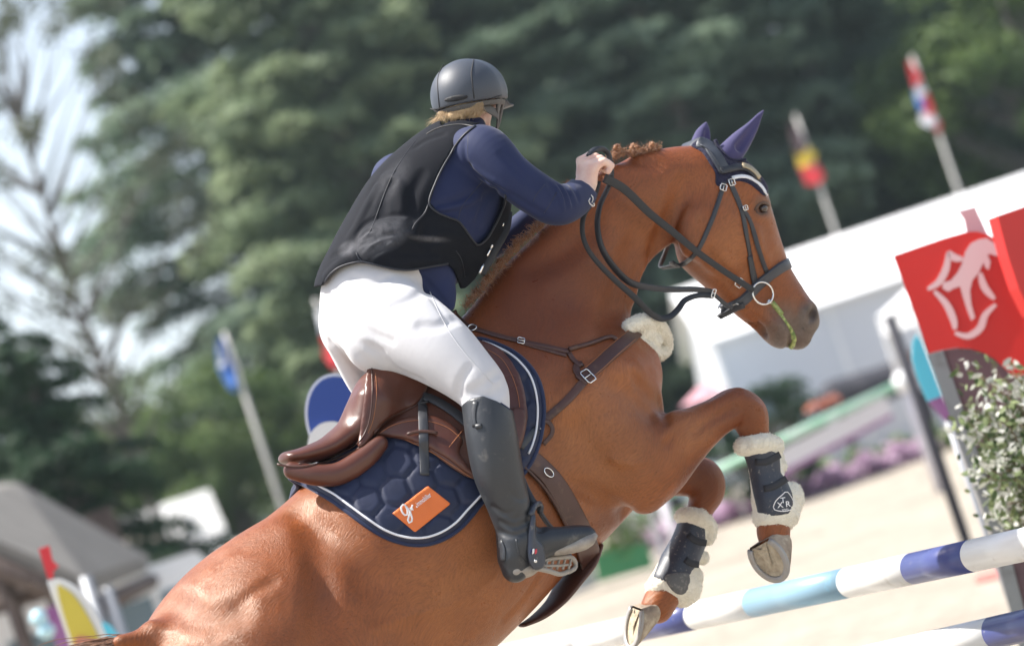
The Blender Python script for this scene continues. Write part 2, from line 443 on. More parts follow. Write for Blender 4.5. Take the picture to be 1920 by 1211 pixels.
def attr_coat(name, col, col2, dark, rough):
    """horse coat: chestnut with slow hue drift, fine hair grain along the body, grey skin where the attribute 'skin' says so"""
    m = bpy.data.materials.new(name); m.use_nodes = True; T = NT(m); b = T.b
    v = T.coord(); big = T.noise(3.2, 4, .6, v); c = T.ramp(big, [(.3, col), (.7, col2)])
    # hair runs back and down along the body: stretched noise in a frame turned to that direction, bent a little by a slow warp
    wz = T.n('ShaderNodeTexNoise'); wz.inputs['Scale'].default_value = 2.6; wz.inputs['Detail'].default_value = 2; T.l(v, wz.inputs['Vector'])
    ws_ = T.n('ShaderNodeVectorMath'); ws_.operation = 'SCALE'; T.l(wz.outputs['Color'], ws_.inputs[0]); ws_.inputs['Scale'].default_value = .35
    wa = T.n('ShaderNodeVectorMath'); wa.operation = 'ADD'; T.l(v, wa.inputs[0]); T.l(ws_.outputs[0], wa.inputs[1])
    d0 = Vector((-.60, -.30, -.62)).normalized(); d1 = d0.cross(Vector((0, -1, 0))).normalized(); d2 = d0.cross(d1)
    Rm = Matrix((d1, d2, d0)); mp = T.n('ShaderNodeMapping'); mp.inputs['Rotation'].default_value = Rm.to_euler(); T.l(wa.outputs[0], mp.inputs[0])
    m2 = T.n('ShaderNodeMapping'); m2.inputs['Scale'].default_value = (62, 62, 10); T.l(mp.outputs[0], m2.inputs[0]); hair = T.noise(3.0, 6, .72, m2.outputs[0])
    c = T.mix(.75, c, T.ramp(hair, [(.30, (.55, .50, .46)), (.5, (1, 1, 1)), (.72, (1.45, 1.42, 1.4))]), 'MULTIPLY')
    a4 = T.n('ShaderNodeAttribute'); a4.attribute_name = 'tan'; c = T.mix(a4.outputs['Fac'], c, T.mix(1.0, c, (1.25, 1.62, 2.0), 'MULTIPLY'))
    a = T.n('ShaderNodeAttribute'); a.attribute_name = 'skin'
    c = T.mix(a.outputs['Fac'], c, T.ramp(T.noise(45, 5, .7, v), [(.3, dark), (.75, tuple(x * 2.0 for x in dark))]))
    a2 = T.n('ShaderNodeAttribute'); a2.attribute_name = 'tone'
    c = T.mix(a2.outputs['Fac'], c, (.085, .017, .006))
    a3 = T.n('ShaderNodeAttribute'); a3.attribute_name = 'nostril'; c = T.mix(a3.outputs['Fac'], c, (.03, .016, .013))
    T.l(c, b.inputs['Base Color'])
    r = T.n('ShaderNodeMapRange'); T.l(T.noise(26, 5, .7, v), r.inputs[0]); r.inputs[1].default_value = .3; r.inputs[2].default_value = .7
    r.inputs[3].default_value = rough - .08; r.inputs[4].default_value = rough + .14; T.l(r.outputs[0], b.inputs['Roughness'])
    b.inputs['Specular IOR Level'].default_value = .55
    b.inputs['Specular Tint'].default_value = (1, .86, .72, 1)
    n1 = T.bump(hair, .55, .005); n2 = T.bump(T.noise(90, 4, .6, v), .25, .0025, n1); n3 = T.bump(T.noise(9, 4, .55, v), .25, .010, n2)
    T.l(n3, b.inputs['Normal'])
    return m
M = {}
M['coat'] = attr_coat('chestnut_coat', (.27, .078, .020), (.185, .047, .011), (.080, .060, .05), .33)
M['hoof'] = pm('hoof_horn', (.20, .15, .11), .7, var=(18, (.34, .27, .20)), bump=(60, .6, .004), dirt=(26, (.46, .39, .29), .5, .66))
M['shoe'] = pm('aluminium_shoe', (.34, .33, .32), .5, metal=.35, bump=(50, .3, .002), dirt=(30, (.4, .36, .3), .45, .7))
M['sole'] = pm('sandy_sole', (.52, .45, .33), .95, var=(40, (.34, .28, .2)), bump=(70, .9, .006))
M['mane'] = pm('mane_hair', (.40, .18, .065), .5, var=(60, (.20, .07, .022)), bump=(220, .8, .004), sheen=.3)
M['black_strap'] = pm('black_leather', (.028, .030, .036), .42, bump=(180, .25, .0015), rvar=(40, .3, .55))
M['grey_strap'] = pm('padded_black_leather', (.045, .050, .062), .36, bump=(160, .2, .0015), rvar=(30, .28, .5))
M['rubber'] = pm('rubber_rein', (.022, .024, .028), .55, bump=(300, .8, .002))
M['steel'] = pm('polished_steel', (.82, .81, .78), .18, metal=1)
M['brown'] = pm('brown_leather', (.105, .034, .020), .34, var=(6, (.070, .022, .013)), bump=(160, .3, .0012), rvar=(12, .26, .42))
M['brown_strap'] = pm('brown_strap_leather', (.080, .034, .024), .42, var=(9, (.055, .022, .016)), bump=(170, .35, .0015), dirt=(28, (.16, .10, .07), .55, .8))
M['thread'] = pm('orange_stitching', (.42, .16, .06), .7)
M['navy_pad'] = pm('navy_quilt', (.009, .016, .052), .6, sheen=.15, bump=(400, .3, .001), var=(9, (.006, .011, .038)))
M['navy_edge'] = pm('navy_binding', (.010, .019, .062), .8, sheen=.25, bump=(500, .5, .0015))
M['white_cord'] = pm('white_cord', (.75, .76, .80), .6, bump=(300, .3, .001))
M['orange'] = pm('orange_patch', (.72, .17, .035), .6, bump=(500, .3, .0008))
M['white_print'] = pm('white_print', (.78, .76, .74), .5)
M['fleece'] = pm('cream_fleece', (.84, .79, .66), .95, sheen=.6, bump=(150, 1, .006), bump2=(60, .5, .006), var=(30, (.78, .73, .60)))
M['wool'] = pm('wool_fibres', (.90, .86, .74), .9, spec=.2)
M['boot_shell'] = pm('navy_boot_shell', (.030, .036, .052), .45, bump=(120, .25, .0015), dirt=(95, (.30, .27, .23), .60, .72))
M['boot_dark'] = pm('black_boot_strap', (.018, .019, .024), .6, bump=(200, .4, .0015))
M['bonnet'] = pm('navy_bonnet_cloth', (.048, .042, .120), .85, sheen=.3, bump=(600, .4, .001))
M['bonnet_lace'] = pm('dark_crochet', (.012, .012, .040), .9, sheen=.2, bump=(260, 1, .004))
M['eye'] = pm('eye_ball', (.035, .017, .009), .07, coat=.8)
M['green_foam'] = pm('green_saliva', (.10, .17, .03), .35, var=(90, (.42, .45, .16)), bump=(120, .8, .003))
M['skin'] = pm('skin', (.78, .56, .46), .5, sub=.15, var=(25, (.70, .42, .33)), bump=(150, .25, .001))
M['hair'] = pm('blonde_hair', (.62, .44, .24), .5, var=(50, (.42, .27, .13)), bump=(260, .8, .003), sheen=.2)
M['jacket'] = pm('navy_jacket', (.017, .025, .078), .75, spec=.3, sheen=.12, bump=(500, .2, .0006), var=(4, (.013, .020, .062)))
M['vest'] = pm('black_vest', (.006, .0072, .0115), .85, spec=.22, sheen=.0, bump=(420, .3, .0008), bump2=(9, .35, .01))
M['vest_edge'] = pm('vest_piping', (.018, .020, .027), .5, bump=(400, .2, .001))
M['breeches'] = pm('white_breeches', (.57, .565, .58), .85, spec=.2, sheen=.25, bump=(600, .15, .0005), bump2=(6, .18, .012))
M['boot'] = pm('black_riding_boot', (.030, .033, .038), .40, bump=(120, .25, .0015), bump2=(14, .35, .006), dirt=(17, (.16, .15, .135), .60, .80))
M['boot_sole'] = pm('dusty_sole', (.36, .33, .29), .85, var=(30, (.22, .20, .18)), bump=(80, .6, .003))
M['helmet'] = pm('grey_helmet_shell', (.050, .058, .074), .5, bump=(700, .15, .0004), rvar=(14, .46, .56))
M['helmet_dark'] = pm('helmet_vent', (.012, .012, .014), .7)
M['harness'] = pm('grey_harness', (.10, .095, .090), .7, bump=(300, .4, .001))

def add_dust_sheen(m, col, name='dust_sheen', sc=40):
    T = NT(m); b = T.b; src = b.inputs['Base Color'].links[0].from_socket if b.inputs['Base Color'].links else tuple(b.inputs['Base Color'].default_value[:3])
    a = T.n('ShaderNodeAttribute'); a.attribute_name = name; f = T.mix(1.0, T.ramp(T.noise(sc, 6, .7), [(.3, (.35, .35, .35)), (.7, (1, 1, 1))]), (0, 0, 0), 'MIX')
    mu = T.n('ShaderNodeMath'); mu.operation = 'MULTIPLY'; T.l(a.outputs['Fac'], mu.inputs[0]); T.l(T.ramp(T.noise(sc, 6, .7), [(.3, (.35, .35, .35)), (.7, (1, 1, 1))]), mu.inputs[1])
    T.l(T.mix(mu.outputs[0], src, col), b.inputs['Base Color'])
add_dust_sheen(M['vest'], (.12, .12, .13))  # paler vest patches: dust plus sunlit sheen painted into the colour
def set_attr(o, V, name, spots):
    px = CX + V[:, 0] * FX / V[:, 2]; py = CY - V[:, 1] * FX / V[:, 2]; v = np.zeros(len(V))
    for x, y, rx, ry, ang, amp in spots:
        c, s = math.cos(ang), math.sin(ang); u = ((px - x) * c + (py - y) * s) / rx; w = (-(px - x) * s + (py - y) * c) / ry
        v = np.maximum(v, amp * np.clip(1.6 - 1.6 * np.sqrt(u * u + w * w), 0, 1))
    a = o.data.attributes.new(name, 'FLOAT', 'POINT'); a.data.foreach_set('value', np.clip(v, 0, 1).astype(np.float32))
# ================================================================== the place
def ray(px, py):
    d = toW(pix(px, py, 1.0))[0] - MCn[:3, 3]; return MCn[:3, 3], d / np.linalg.norm(d)
def at_y(px, py, D, yaw=0.0, c=None):
    """pixel on a vertical plane D metres ahead, turned by yaw about the point seen at c"""
    o, d = ray(px, py); n = np.array([-math.sin(yaw), math.cos(yaw), 0]); p0 = np.array([0, D, 0])
    if c is not None: oo, dd = ray(*c); p0 = oo + dd * (D - oo[1]) / dd[1]
    return o + d * ((p0 - o) @ n) / (d @ n)
def at_z(px, py, z):
    o, d = ray(px, py); return o + d * (z - o[2]) / d[2]
def slab(outl, D, thick=.03, yaw=0., c=None, smooth=0, push=0.):
    """a board whose outline is seen at these pixels, standing at D, thick metres deep"""
    O = spline(outl, smooth, True) if smooth else np.array(outl, float)
    n = np.array([-math.sin(yaw), math.cos(yaw), 0]); c = c or tuple(np.mean(O, 0))
    A = np.array([at_y(*p, D, yaw, c) for p in O]) - n * push; B = A + n * thick; k = len(A)
    return np.vstack([A, B]), [tuple(range(k)), tuple(range(2 * k - 1, k - 1, -1))] + [(i, i + k, (i + 1) % k + k, (i + 1) % k) for i in range(k)]
def wslab(name, m, parent, outl, D, **k):
    V, F = slab(outl, D, **k); return mesh_obj(name, V, F, m, parent, smooth=False)
def rod(name, m, parent, a, b, r, r2=None, n=10):
    V, F = tube([a, (np.array(a) + np.array(b)) / 2, b], [r, (r + (r2 or r)) / 2, r2 or r], n); return mesh_obj(name, V, F, m, parent)
def ground_under(p): return (p[0], p[1], 0.0)
# sand, grass, hills
m = bpy.data.materials.new('arena_sand'); m.use_nodes = True; T = NT(m)
v = T.coord(); c = T.ramp(T.noise(.55, 6, .6, v), [(.3, (.335, .295, .245)), (.7, (.435, .395, .335))])
c = T.mix(.5, c, T.ramp(T.noise(3.5, 8, .75, v), [(.35, (.66, .63, .60)), (.62, (1.08, 1.06, 1.03))]), 'MULTIPLY'); T.l(c, T.b.inputs['Base Color'])
T.b.inputs['Roughness'].default_value = .95; T.b.inputs['Specular IOR Level'].default_value = .15
T.l(T.bump(T.noise(60, 5, .7, v), .6, .01, T.bump(T.noise(5, 6, .7, v), .9, .06)), T.b.inputs['Normal']); M['sand'] = m
M['grass'] = pm('lawn', (.075, .12, .028), .9, var=(3, (.11, .15, .045)), bump=(60, 1, .02))
g = mesh_obj('lawn_ground', [(-260, -60, 0), (260, -60, 0), (260, 420, 0), (-260, 420, 0)], [(0, 1, 2, 3)], M['grass']); tag(g, kind='structure')
# the arena: fine grid near the jump with hoof-churned relief, wide sheet beyond
nx, ny = 150, 190; xs = np.linspace(-9, 14, nx); ys = 3 + 42 * np.linspace(0, 1, ny) ** 1.5
gx, gy = np.meshgrid(xs, ys); hz = np.zeros_like(gx); q = np.random.default_rng(2)
for _ in range(900):
    cx, cy = q.uniform(-9, 14), 3 + 42 * q.uniform(0, 1) ** 1.5; r = q.uniform(.10, .22); d2 = ((gx - cx) ** 2 + (gy - cy) ** 2) / r ** 2
    hz += -.028 * np.exp(-d2 * 1.4) + .016 * np.exp(-(np.sqrt(d2) - 1.3) ** 2 * 5)
edge = np.minimum(np.minimum(gx + 9, 14 - gx) / 1.5, np.minimum(gy - 3, 45 - gy) / 1.5); hz = np.clip(hz, -.02, .05) * np.clip(edge, 0, 1) + .018
V = np.stack([gx.ravel(), gy.ravel(), hz.ravel()], 1); F = np.array([(j * nx + i, j * nx + i + 1, (j + 1) * nx + i + 1, (j + 1) * nx + i) for j in range(ny - 1) for i in range(nx - 1)])
tag(mesh_obj('sand_surface', V, F, M['sand']), kind='structure')
tag(mesh_obj('arena_sand', [(-70, -30, .008), (70, -30, .008), (70, 58, .008), (-70, 78, .008)], [(0, 1, 2, 3)], M['sand'], smooth=False), kind='structure')
# -------------------------------------------------------------- trees
M['bark'] = pm('grey_bark', (.085, .078, .070), .9, var=(5, (.14, .13, .12)), bump=(12, 1, .05))
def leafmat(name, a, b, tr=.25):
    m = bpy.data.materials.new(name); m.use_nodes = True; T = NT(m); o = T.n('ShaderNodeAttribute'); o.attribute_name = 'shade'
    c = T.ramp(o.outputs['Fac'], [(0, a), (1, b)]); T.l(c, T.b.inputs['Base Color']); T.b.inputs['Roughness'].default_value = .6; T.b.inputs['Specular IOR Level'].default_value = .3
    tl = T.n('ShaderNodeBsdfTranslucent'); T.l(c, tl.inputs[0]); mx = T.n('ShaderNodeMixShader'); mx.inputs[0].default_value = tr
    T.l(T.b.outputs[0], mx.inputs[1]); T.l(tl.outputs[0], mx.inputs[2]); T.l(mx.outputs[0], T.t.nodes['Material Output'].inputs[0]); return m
M['cedar'] = leafmat('cedar_needles', (.055, .105, .085), (.22, .29, .19), .38)
M['cedar_light'] = leafmat('light_cedar_needles', (.075, .13, .088), (.29, .35, .20), .38)
M['pine'] = leafmat('pine_needles', (.07, .085, .055), (.13, .15, .10))
M['broad'] = leafmat('broad_leaves', (.055, .10, .035), (.14, .20, .055), .35)
M['dark_fir'] = leafmat('dark_fir_needles', (.018, .046, .026), (.040, .082, .036))
def leafcloud(P, Nn, size, seed, asp=.45):
    """leaf-sized quads at P, facing roughly Nn"""
    q = np.random.default_rng(seed); n = len(P); N_ = Nn + q.normal(size=(n, 3)) * .55; N_ /= np.linalg.norm(N_, axis=1)[:, None]
    a = np.cross(N_, q.normal(size=(n, 3))); a /= np.linalg.norm(a, axis=1)[:, None]; b = np.cross(N_, a); s = size * q.uniform(.6, 1.35, n)[:, None]
    V = np.stack([P - a * s, P - b * s * asp, P + a * s, P + b * s * asp], 1).reshape(-1, 3); F = np.arange(n * 4).reshape(n, 4)
    return V, F
def cedar_mesh(H, Rb, seed, nb=70, per=330, start=.06, leaf=.16, droop=.18):
    q = np.random.default_rng(seed); P = []; N_ = []; sh = []; tv = MB()
    tv.tube([(0, 0, -.3), (0.1, 0, H * .3), (0, .1, H * .65), (0, 0, H * .97)], [H * .022, H * .016, H * .010, .04], 10)
    for i in range(nb):
        z = H * (start + (1 - start) * ((i + q.uniform(0, .8)) / nb)); fr = (z / H); L = Rb * (1 - fr) ** .62 * q.uniform(.62, 1.15) + .5; a = i * 2.399 + q.uniform(-.5, .5)
        d = np.array([math.cos(a), math.sin(a), 0]); up = q.uniform(-.02, .22); sd = np.array([-d[1], d[0], 0])
        base = np.array([0, 0, z]); pts = [base + d * L * t + np.array([0, 0, L * (up * t - droop * t * t)]) for t in np.linspace(0, .92, 6)]
        tv.tube(pts, np.linspace(.035 + .012 * L, .015, 6), 5, cap=False)
        n = int(per * (.35 + L / Rb)); t = q.beta(2.2, 1.4, n); w = (L * .30) * np.sin(np.clip(t, 0, 1) * math.pi * .80 + .25) * q.uniform(-1, 1, n)
        lump = .5 + .5 * np.sin(t * L * 2.3 + i) * np.cos(w * 2.1 + i * 1.7)
        zz = L * (up * t - droop * t * t) - np.abs(w) ** 1.3 * .22 + q.normal(0, .07, n) + lump * .28 - .12 - q.exponential(.16, n) * (q.uniform(size=n) < .35)
        P.append(base + d * (L * t)[:, None] + sd * w[:, None] + np.array([0, 0, 1.]) * zz[:, None]); N_.append(np.tile([0, 0, 1.], (n, 1)) + d * .35)
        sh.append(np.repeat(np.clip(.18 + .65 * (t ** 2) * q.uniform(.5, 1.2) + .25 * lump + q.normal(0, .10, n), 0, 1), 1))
    P = np.vstack(P); V, F = leafcloud(P, np.vstack(N_), leaf, seed + 1); return V, F, np.concatenate(sh), tv
def blob_tree(H, Rc, seed, z0=.3, ncl=60, per=220, leaf=.12, sparse=1.0, flat=.7, tk=1.0):
    q = np.random.default_rng(seed); P = []; N_ = []; sh = []; tv = MB()
    tv.tube([(0, 0, -.3), (.15, .1, H * .3), (-.1, 0, H * .6), (0, 0, H * .9)], [H * .022 * tk, H * .017 * tk, H * .012 * tk, .03], 10)
    for i in range(ncl):
        u = q.normal(size=3); u /= np.linalg.norm(u); rr = q.uniform(.35, 1) ** .5; c = np.array([u[0] * Rc * rr, u[1] * Rc * rr, H * (z0 + (1 - z0) * (.5 + .5 * u[2] * rr))])
        b0 = np.array([0, 0, max(H * z0 * .8, c[2] - Rc * .7)]); tv.tube([b0, (b0 + c) / 2 + q.normal(0, .15, 3), c], [(.05 + .01 * H) * tk, .035 * (.3 + .7 * tk), .012], 5, cap=False)
        r = q.uniform(.6, 1.25) * Rc * .27 * sparse; n = int(per * q.uniform(.6, 1.2)); x = q.normal(size=(n, 3)); x /= np.linalg.norm(x, axis=1)[:, None]; x *= (q.uniform(0, 1, n) ** .4)[:, None] * r; x[:, 2] *= flat
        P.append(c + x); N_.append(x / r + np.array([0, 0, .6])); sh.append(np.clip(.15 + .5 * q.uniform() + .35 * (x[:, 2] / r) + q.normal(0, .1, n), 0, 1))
    P = np.vstack(P); V, F = leafcloud(P, np.vstack(N_), leaf, seed + 1, .6); return V, F, np.concatenate(sh), tv
_tree = {}
def tree(kind, name, label, cat, X, Y, s=1.0, rz=0., leafm='cedar', group=None, tilt=0.):
    root = thing(name, label, cat, (X, Y, 0), rz, group); root.scale = (s, s, s); root.rotation_euler = (0, tilt, rz)
    key = (kind, leafm)
    if key not in _tree:
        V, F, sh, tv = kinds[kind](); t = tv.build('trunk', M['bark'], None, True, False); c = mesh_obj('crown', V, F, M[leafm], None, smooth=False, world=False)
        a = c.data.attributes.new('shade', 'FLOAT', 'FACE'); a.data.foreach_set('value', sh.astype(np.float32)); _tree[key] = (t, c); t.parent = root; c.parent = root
    else:
        for o in _tree[key]: k_ = o.copy(); COL.objects.link(k_); k_.parent = root
    return root
kinds = {'cedar_a': lambda: cedar_mesh(27, 6.2, 11, 150, 520, leaf=.17), 'cedar_b': lambda: cedar_mesh(25, 5.6, 23, 140, 520, leaf=.17), 'cedar_c': lambda: cedar_mesh(24, 6.4, 37, 140, 540, leaf=.17, droop=.26),
         'broad': lambda: blob_tree(12, 4.2, 5, .25, 80, 300, .13), 'fir': lambda: cedar_mesh(9, 3.4, 51, 70, 420, start=.03, leaf=.10, droop=.3),
         'pine': lambda: blob_tree(15, 3.2, 77, .34, 62, 75, .08, .60, .8, .30), 'shrub': lambda: blob_tree(2.2, 1.1, 91, .1, 40, 160, .05)}
GB = 'tall cedars behind the show ground'
TR = [('cedar_a', -6.6, 84, 1.1, .3, 'cedar', 'tall cedar with the sky at its left side, left of the rider'), ('cedar_b', -2.6, 76, 1.12, 2.1, 'cedar_light', 'pale green cedar directly behind the rider back'),
      ('cedar_c', 1.6, 84, 1.1, 4.0, 'cedar', 'dark cedar behind the rider helmet and arm'), ('cedar_a', 6.2, 80, .98, 1.2, 'cedar', 'dark cedar behind the horse neck'),
      ('cedar_b', 10.6, 84, 1.05, 5.0, 'cedar', 'dark cedar behind the black yellow red flag'), ('cedar_c', 15.2, 88, 1.0, .9, 'cedar', 'cedar behind the red and blue flag at right'),
      ('cedar_b', -4.2, 92, 1.1, 3.3, 'cedar', 'farther cedar filling the gap beside the leftmost tall cedar'), ('cedar_a', 3.6, 94, 1.1, 2.6, 'cedar', 'farther cedar between the helmet and the horse ears'), ('cedar_c', -.6, 95, 1.1, 1.9, 'cedar', 'farther cedar seen over the rider shoulder'),
      ('cedar_c', 8.2, 95, 1.1, .2, 'cedar', 'farther cedar above the horse ears'), ('cedar_a', 12.8, 98, 1.05, 5.6, 'cedar', 'farther cedar between the two flags at right'), ('cedar_b', 18.5, 98, .9, 4.1, 'cedar', 'farther cedar at the upper right corner')]
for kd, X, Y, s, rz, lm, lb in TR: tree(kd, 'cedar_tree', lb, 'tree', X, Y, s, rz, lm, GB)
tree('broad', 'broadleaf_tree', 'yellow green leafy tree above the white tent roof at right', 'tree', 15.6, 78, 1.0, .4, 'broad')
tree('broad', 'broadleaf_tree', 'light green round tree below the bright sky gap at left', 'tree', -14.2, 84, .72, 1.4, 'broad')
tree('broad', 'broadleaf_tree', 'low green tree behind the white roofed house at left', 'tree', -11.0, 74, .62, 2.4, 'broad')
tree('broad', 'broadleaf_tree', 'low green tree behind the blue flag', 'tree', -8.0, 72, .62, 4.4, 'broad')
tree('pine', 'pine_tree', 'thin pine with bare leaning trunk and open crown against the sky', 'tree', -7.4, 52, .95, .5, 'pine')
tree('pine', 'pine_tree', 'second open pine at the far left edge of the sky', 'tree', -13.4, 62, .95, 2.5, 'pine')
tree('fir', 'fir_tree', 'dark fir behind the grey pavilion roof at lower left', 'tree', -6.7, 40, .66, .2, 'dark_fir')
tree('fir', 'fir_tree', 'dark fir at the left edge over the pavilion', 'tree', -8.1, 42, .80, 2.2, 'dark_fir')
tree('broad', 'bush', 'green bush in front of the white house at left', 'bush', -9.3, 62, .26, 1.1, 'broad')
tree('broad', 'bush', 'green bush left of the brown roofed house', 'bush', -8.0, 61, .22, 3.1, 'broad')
# -------------------------------------------------------------- the marquee and small tents
M['tent'] = pm('white_tent_cloth', (.86, .86, .86), .5, var=(.8, (.74, .75, .76)), bump=(3, .3, .03), dirt=(1.3, (.62, .62, .60), .6, .85))
M['tent_wall'] = pm('tent_wall_cloth', (.60, .62, .66), .6, bump=(2.5, .3, .03))
def marquee(name, label, X0, X1, Y0, Y1, he, hr, group=None):
    t = thing(name, label, 'tent', ((X0 + X1) / 2, (Y0 + Y1) / 2, 0), 0, group); ym = (Y0 + Y1) / 2; o = .25
    V = [(X0 - o, Y0 - o, he - .05), (X1 + o, Y0 - o, he - .05), (X1 + o, ym, hr), (X0 - o, ym, hr), (X0 - o, Y1 + o, he - .05), (X1 + o, Y1 + o, he - .05)]; V2 = [(a, b, c - .06) for a, b, c in V]
    mesh_obj('roof', V + V2, [(0, 1, 2, 3), (3, 2, 5, 4), (6, 9, 8, 7), (9, 10, 11, 8), (0, 6, 7, 1), (4, 5, 11, 10), (0, 3, 9, 6), (3, 4, 10, 9), (1, 7, 8, 2), (2, 8, 11, 5)], M['tent'], t, smooth=False)
    n = max(2, int((X1 - X0) / 2.4))
    for i in range(n):
        a, b = X0 + (X1 - X0) * i / n, X0 + (X1 - X0) * (i + 1) / n
        w = MB(); w.box(((a + b) / 2, Y0, he / 2), (b - a - .08, .03, he - .02)); w.build('wall_panel', M['tent_wall'], t)
        w = MB(); w.box((a, Y0 - .02, he / 2), (.08, .08, he)); w.build('post', M['tent'], t)
    for xx, f_ in ((X0, (0, 1, 2, 3, 4)), (X1, (4, 3, 2, 1, 0))): w = MB(); w.add([(xx, Y0, 0), (xx, Y1, 0), (xx, Y1, he), (xx, ym, hr - .1), (xx, Y0, he)], [f_]); w.build('gable', M['tent_wall'], t)
    w = MB(); w.box(((X0 + X1) / 2, Y1, he / 2), (X1 - X0, .03, he - .02)); w.build('back_wall', M['tent_wall'], t); return t
marquee('marquee', 'long white marquee with ridge roof behind the horse head', 3.9, 19, 60, 70, 3.35, 4.8)
def pagoda(label, X, Y, w, he, hp_, group=None, col='tent'):
    t = thing('pagoda_tent', label, 'tent', (X, Y, 0), .2, group); n = 10; V = []; F = []
    for i in range(n + 1):
        f = i / n; r = (1 - f) ** 1.6 * w / 2 + .03; z = he + (hp_ - he) * f; V += [(-r, -r, z), (r, -r, z), (r, r, z), (-r, r, z)]
    for i in range(n):
        for k in range(4): F.append((i * 4 + k, i * 4 + (k + 1) % 4, (i + 1) * 4 + (k + 1) % 4, (i + 1) * 4 + k))
    F.append((0, 1, 2, 3)); mesh_obj('roof', V, F, M[col], t, smooth=False, world=False)
    for sx in (-1, 1):
        for sy in (-1, 1): b = MB(); b.box((sx * w * .48, sy * w * .48, he / 2), (.07, .07, he)); b.build('post', M['tent'], t, world=False)
    b = MB()
    for sx, sy, lx, ly in ((0, -1, w, .03), (0, 1, w, .03), (-1, 0, .03, w), (1, 0, .03, w)): b.box((sx * w * .49, sy * w * .49, he - .16), (lx, ly, .32))
    b.build('valance', M['tent'], t, world=False); return t
pagoda('small white pointed canopy in front of the marquee wall', 6.95, 47, 1.9, 2.45, 3.2)
pagoda('white pointed tent just left of the horse rump', -5.95, 46, 2.7, 1.5, 2.95)
pagoda('white tent partly behind the horse croup, under the cantle', -4.1, 50, 2.3, 1.9, 3.2)
# white van at lower left
def van(label, X, Y, L, Wd, H, rz, col=(.78, .79, .80)):
    t = thing('van', label, 'van', (X, Y, 0), rz); mm = pm('van_paint', col, .3, coat=.4); gl = pm('dark_glass', (.12, .17, .20), .1)
    pr = [(-L / 2, .35), (L / 2, .35), (L / 2, H * .5), (L / 2 - .35, H * .56), (L / 2 - .95, H), (-L / 2 + .1, H), (-L / 2, H * .9)]; k = len(pr)
    V = [(x, -Wd / 2, z) for x, z in pr] + [(x, Wd / 2, z) for x, z in pr]; F = [tuple(range(k)), tuple(range(2 * k - 1, k - 1, -1))] + [(i, i + k, (i + 1) % k + k, (i + 1) % k) for i in range(k)]
    mesh_obj('body', V, F, mm, t, smooth=False, world=False)
    for (x0, x1) in ((L / 2 - 1.5, L / 2 - .75), (L / 2 - 2.5, L / 2 - 1.6), (-L / 2 + .3, L / 2 - 2.65)): b = MB(); b.box(((x0 + x1) / 2, -Wd / 2 - .01, H * .72), (x1 - x0, .03, H * .26)); b.build('side_window', gl, t, world=False)
    b = MB(); b.add([(L / 2 - .33, -Wd / 2 + .12, H * .58), (L / 2 - .33, Wd / 2 - .12, H * .58), (L / 2 - .92, Wd / 2 - .15, H * .97), (L / 2 - .92, -Wd / 2 + .15, H * .97)], [(0, 1, 2, 3)]); b.build('windscreen', gl, t, world=False)
    for x in (-L / 2 + .8, L / 2 - .9):
        for y in (-Wd / 2, Wd / 2): V, F = tube([(x, y - .1, .33), (x, y + .1, .33)], .33, 18); mesh_obj('wheel', V, F, M['rubber'], t, world=False)
van('white van with bluish windows beside the pavilion', -5.35, 33, 3.6, 1.8, 2.15, .35)
van('pale blue van far behind the raised foreleg', 3.0, 58, 4.2, 1.9, 2.0, .1, (.5, .62, .68))
# houses far left
def house(label, X, Y, w, d, he, hr, wallc, roofc, rz=0, wins=3):
    t = thing('house', label, 'house', (X, Y, 0), rz); wm = pm('house_wall', wallc, .85, var=(1.5, tuple(c * .8 for c in wallc))); rm = pm('house_roof', roofc, .8, var=(3, tuple(c * .75 for c in roofc)), bump=(6, .6, .03))
    b = MB(); b.box((0, 0, he / 2), (w, d, he)); b.add([(-w / 2, -d / 2, he), (-w / 2, d / 2, he), (-w / 2, 0, hr - .1)], [(0, 1, 2)]); b.add([(w / 2, -d / 2, he), (w / 2, d / 2, he), (w / 2, 0, hr - .1)], [(0, 1, 2)]); b.build('wall', wm, t, world=False)
    o = .35; V = [(-w / 2 - o, -d / 2 - o, he - .1), (w / 2 + o, -d / 2 - o, he - .1), (w / 2 + o, 0, hr), (-w / 2 - o, 0, hr), (-w / 2 - o, d / 2 + o, he - .1), (w / 2 + o, d / 2 + o, he - .1)]; V += [(a, b_, c - .12) for a, b_, c in V]
    mesh_obj('roof', V, [(0, 1, 2, 3), (3, 2, 5, 4), (6, 9, 8, 7), (9, 10, 11, 8), (0, 6, 7, 1), (4, 5, 11, 10), (0, 3, 9, 6), (3, 4, 10, 9), (1, 7, 8, 2), (2, 8, 11, 5)], rm, t, smooth=False, world=False)
    for i in range(wins): b = MB(); b.box((-w / 2 + w * (i + .5) / wins, -d / 2 - .02, he * .6), (.8, .06, .9)); b.build('window', M['helmet_dark'], t, world=False)
house('white house showing between the leaning trunk and the blue flag', -10.2, 68, 3.4, 5, 3.0, 4.0, (.20, .20, .19), (.50, .50, .49), .15)
house('brown roofed house under the trees behind the blue flag', -6.75, 60, 2.0, 3, 1.9, 2.5, (.42, .29, .19), (.50, .46, .42), -.1)
house('narrow ochre house beside the pavilion roof', -9.0, 56, 1.6, 3, 2.6, 3.3, (.52, .40, .20), (.3, .26, .22), 0, 1)
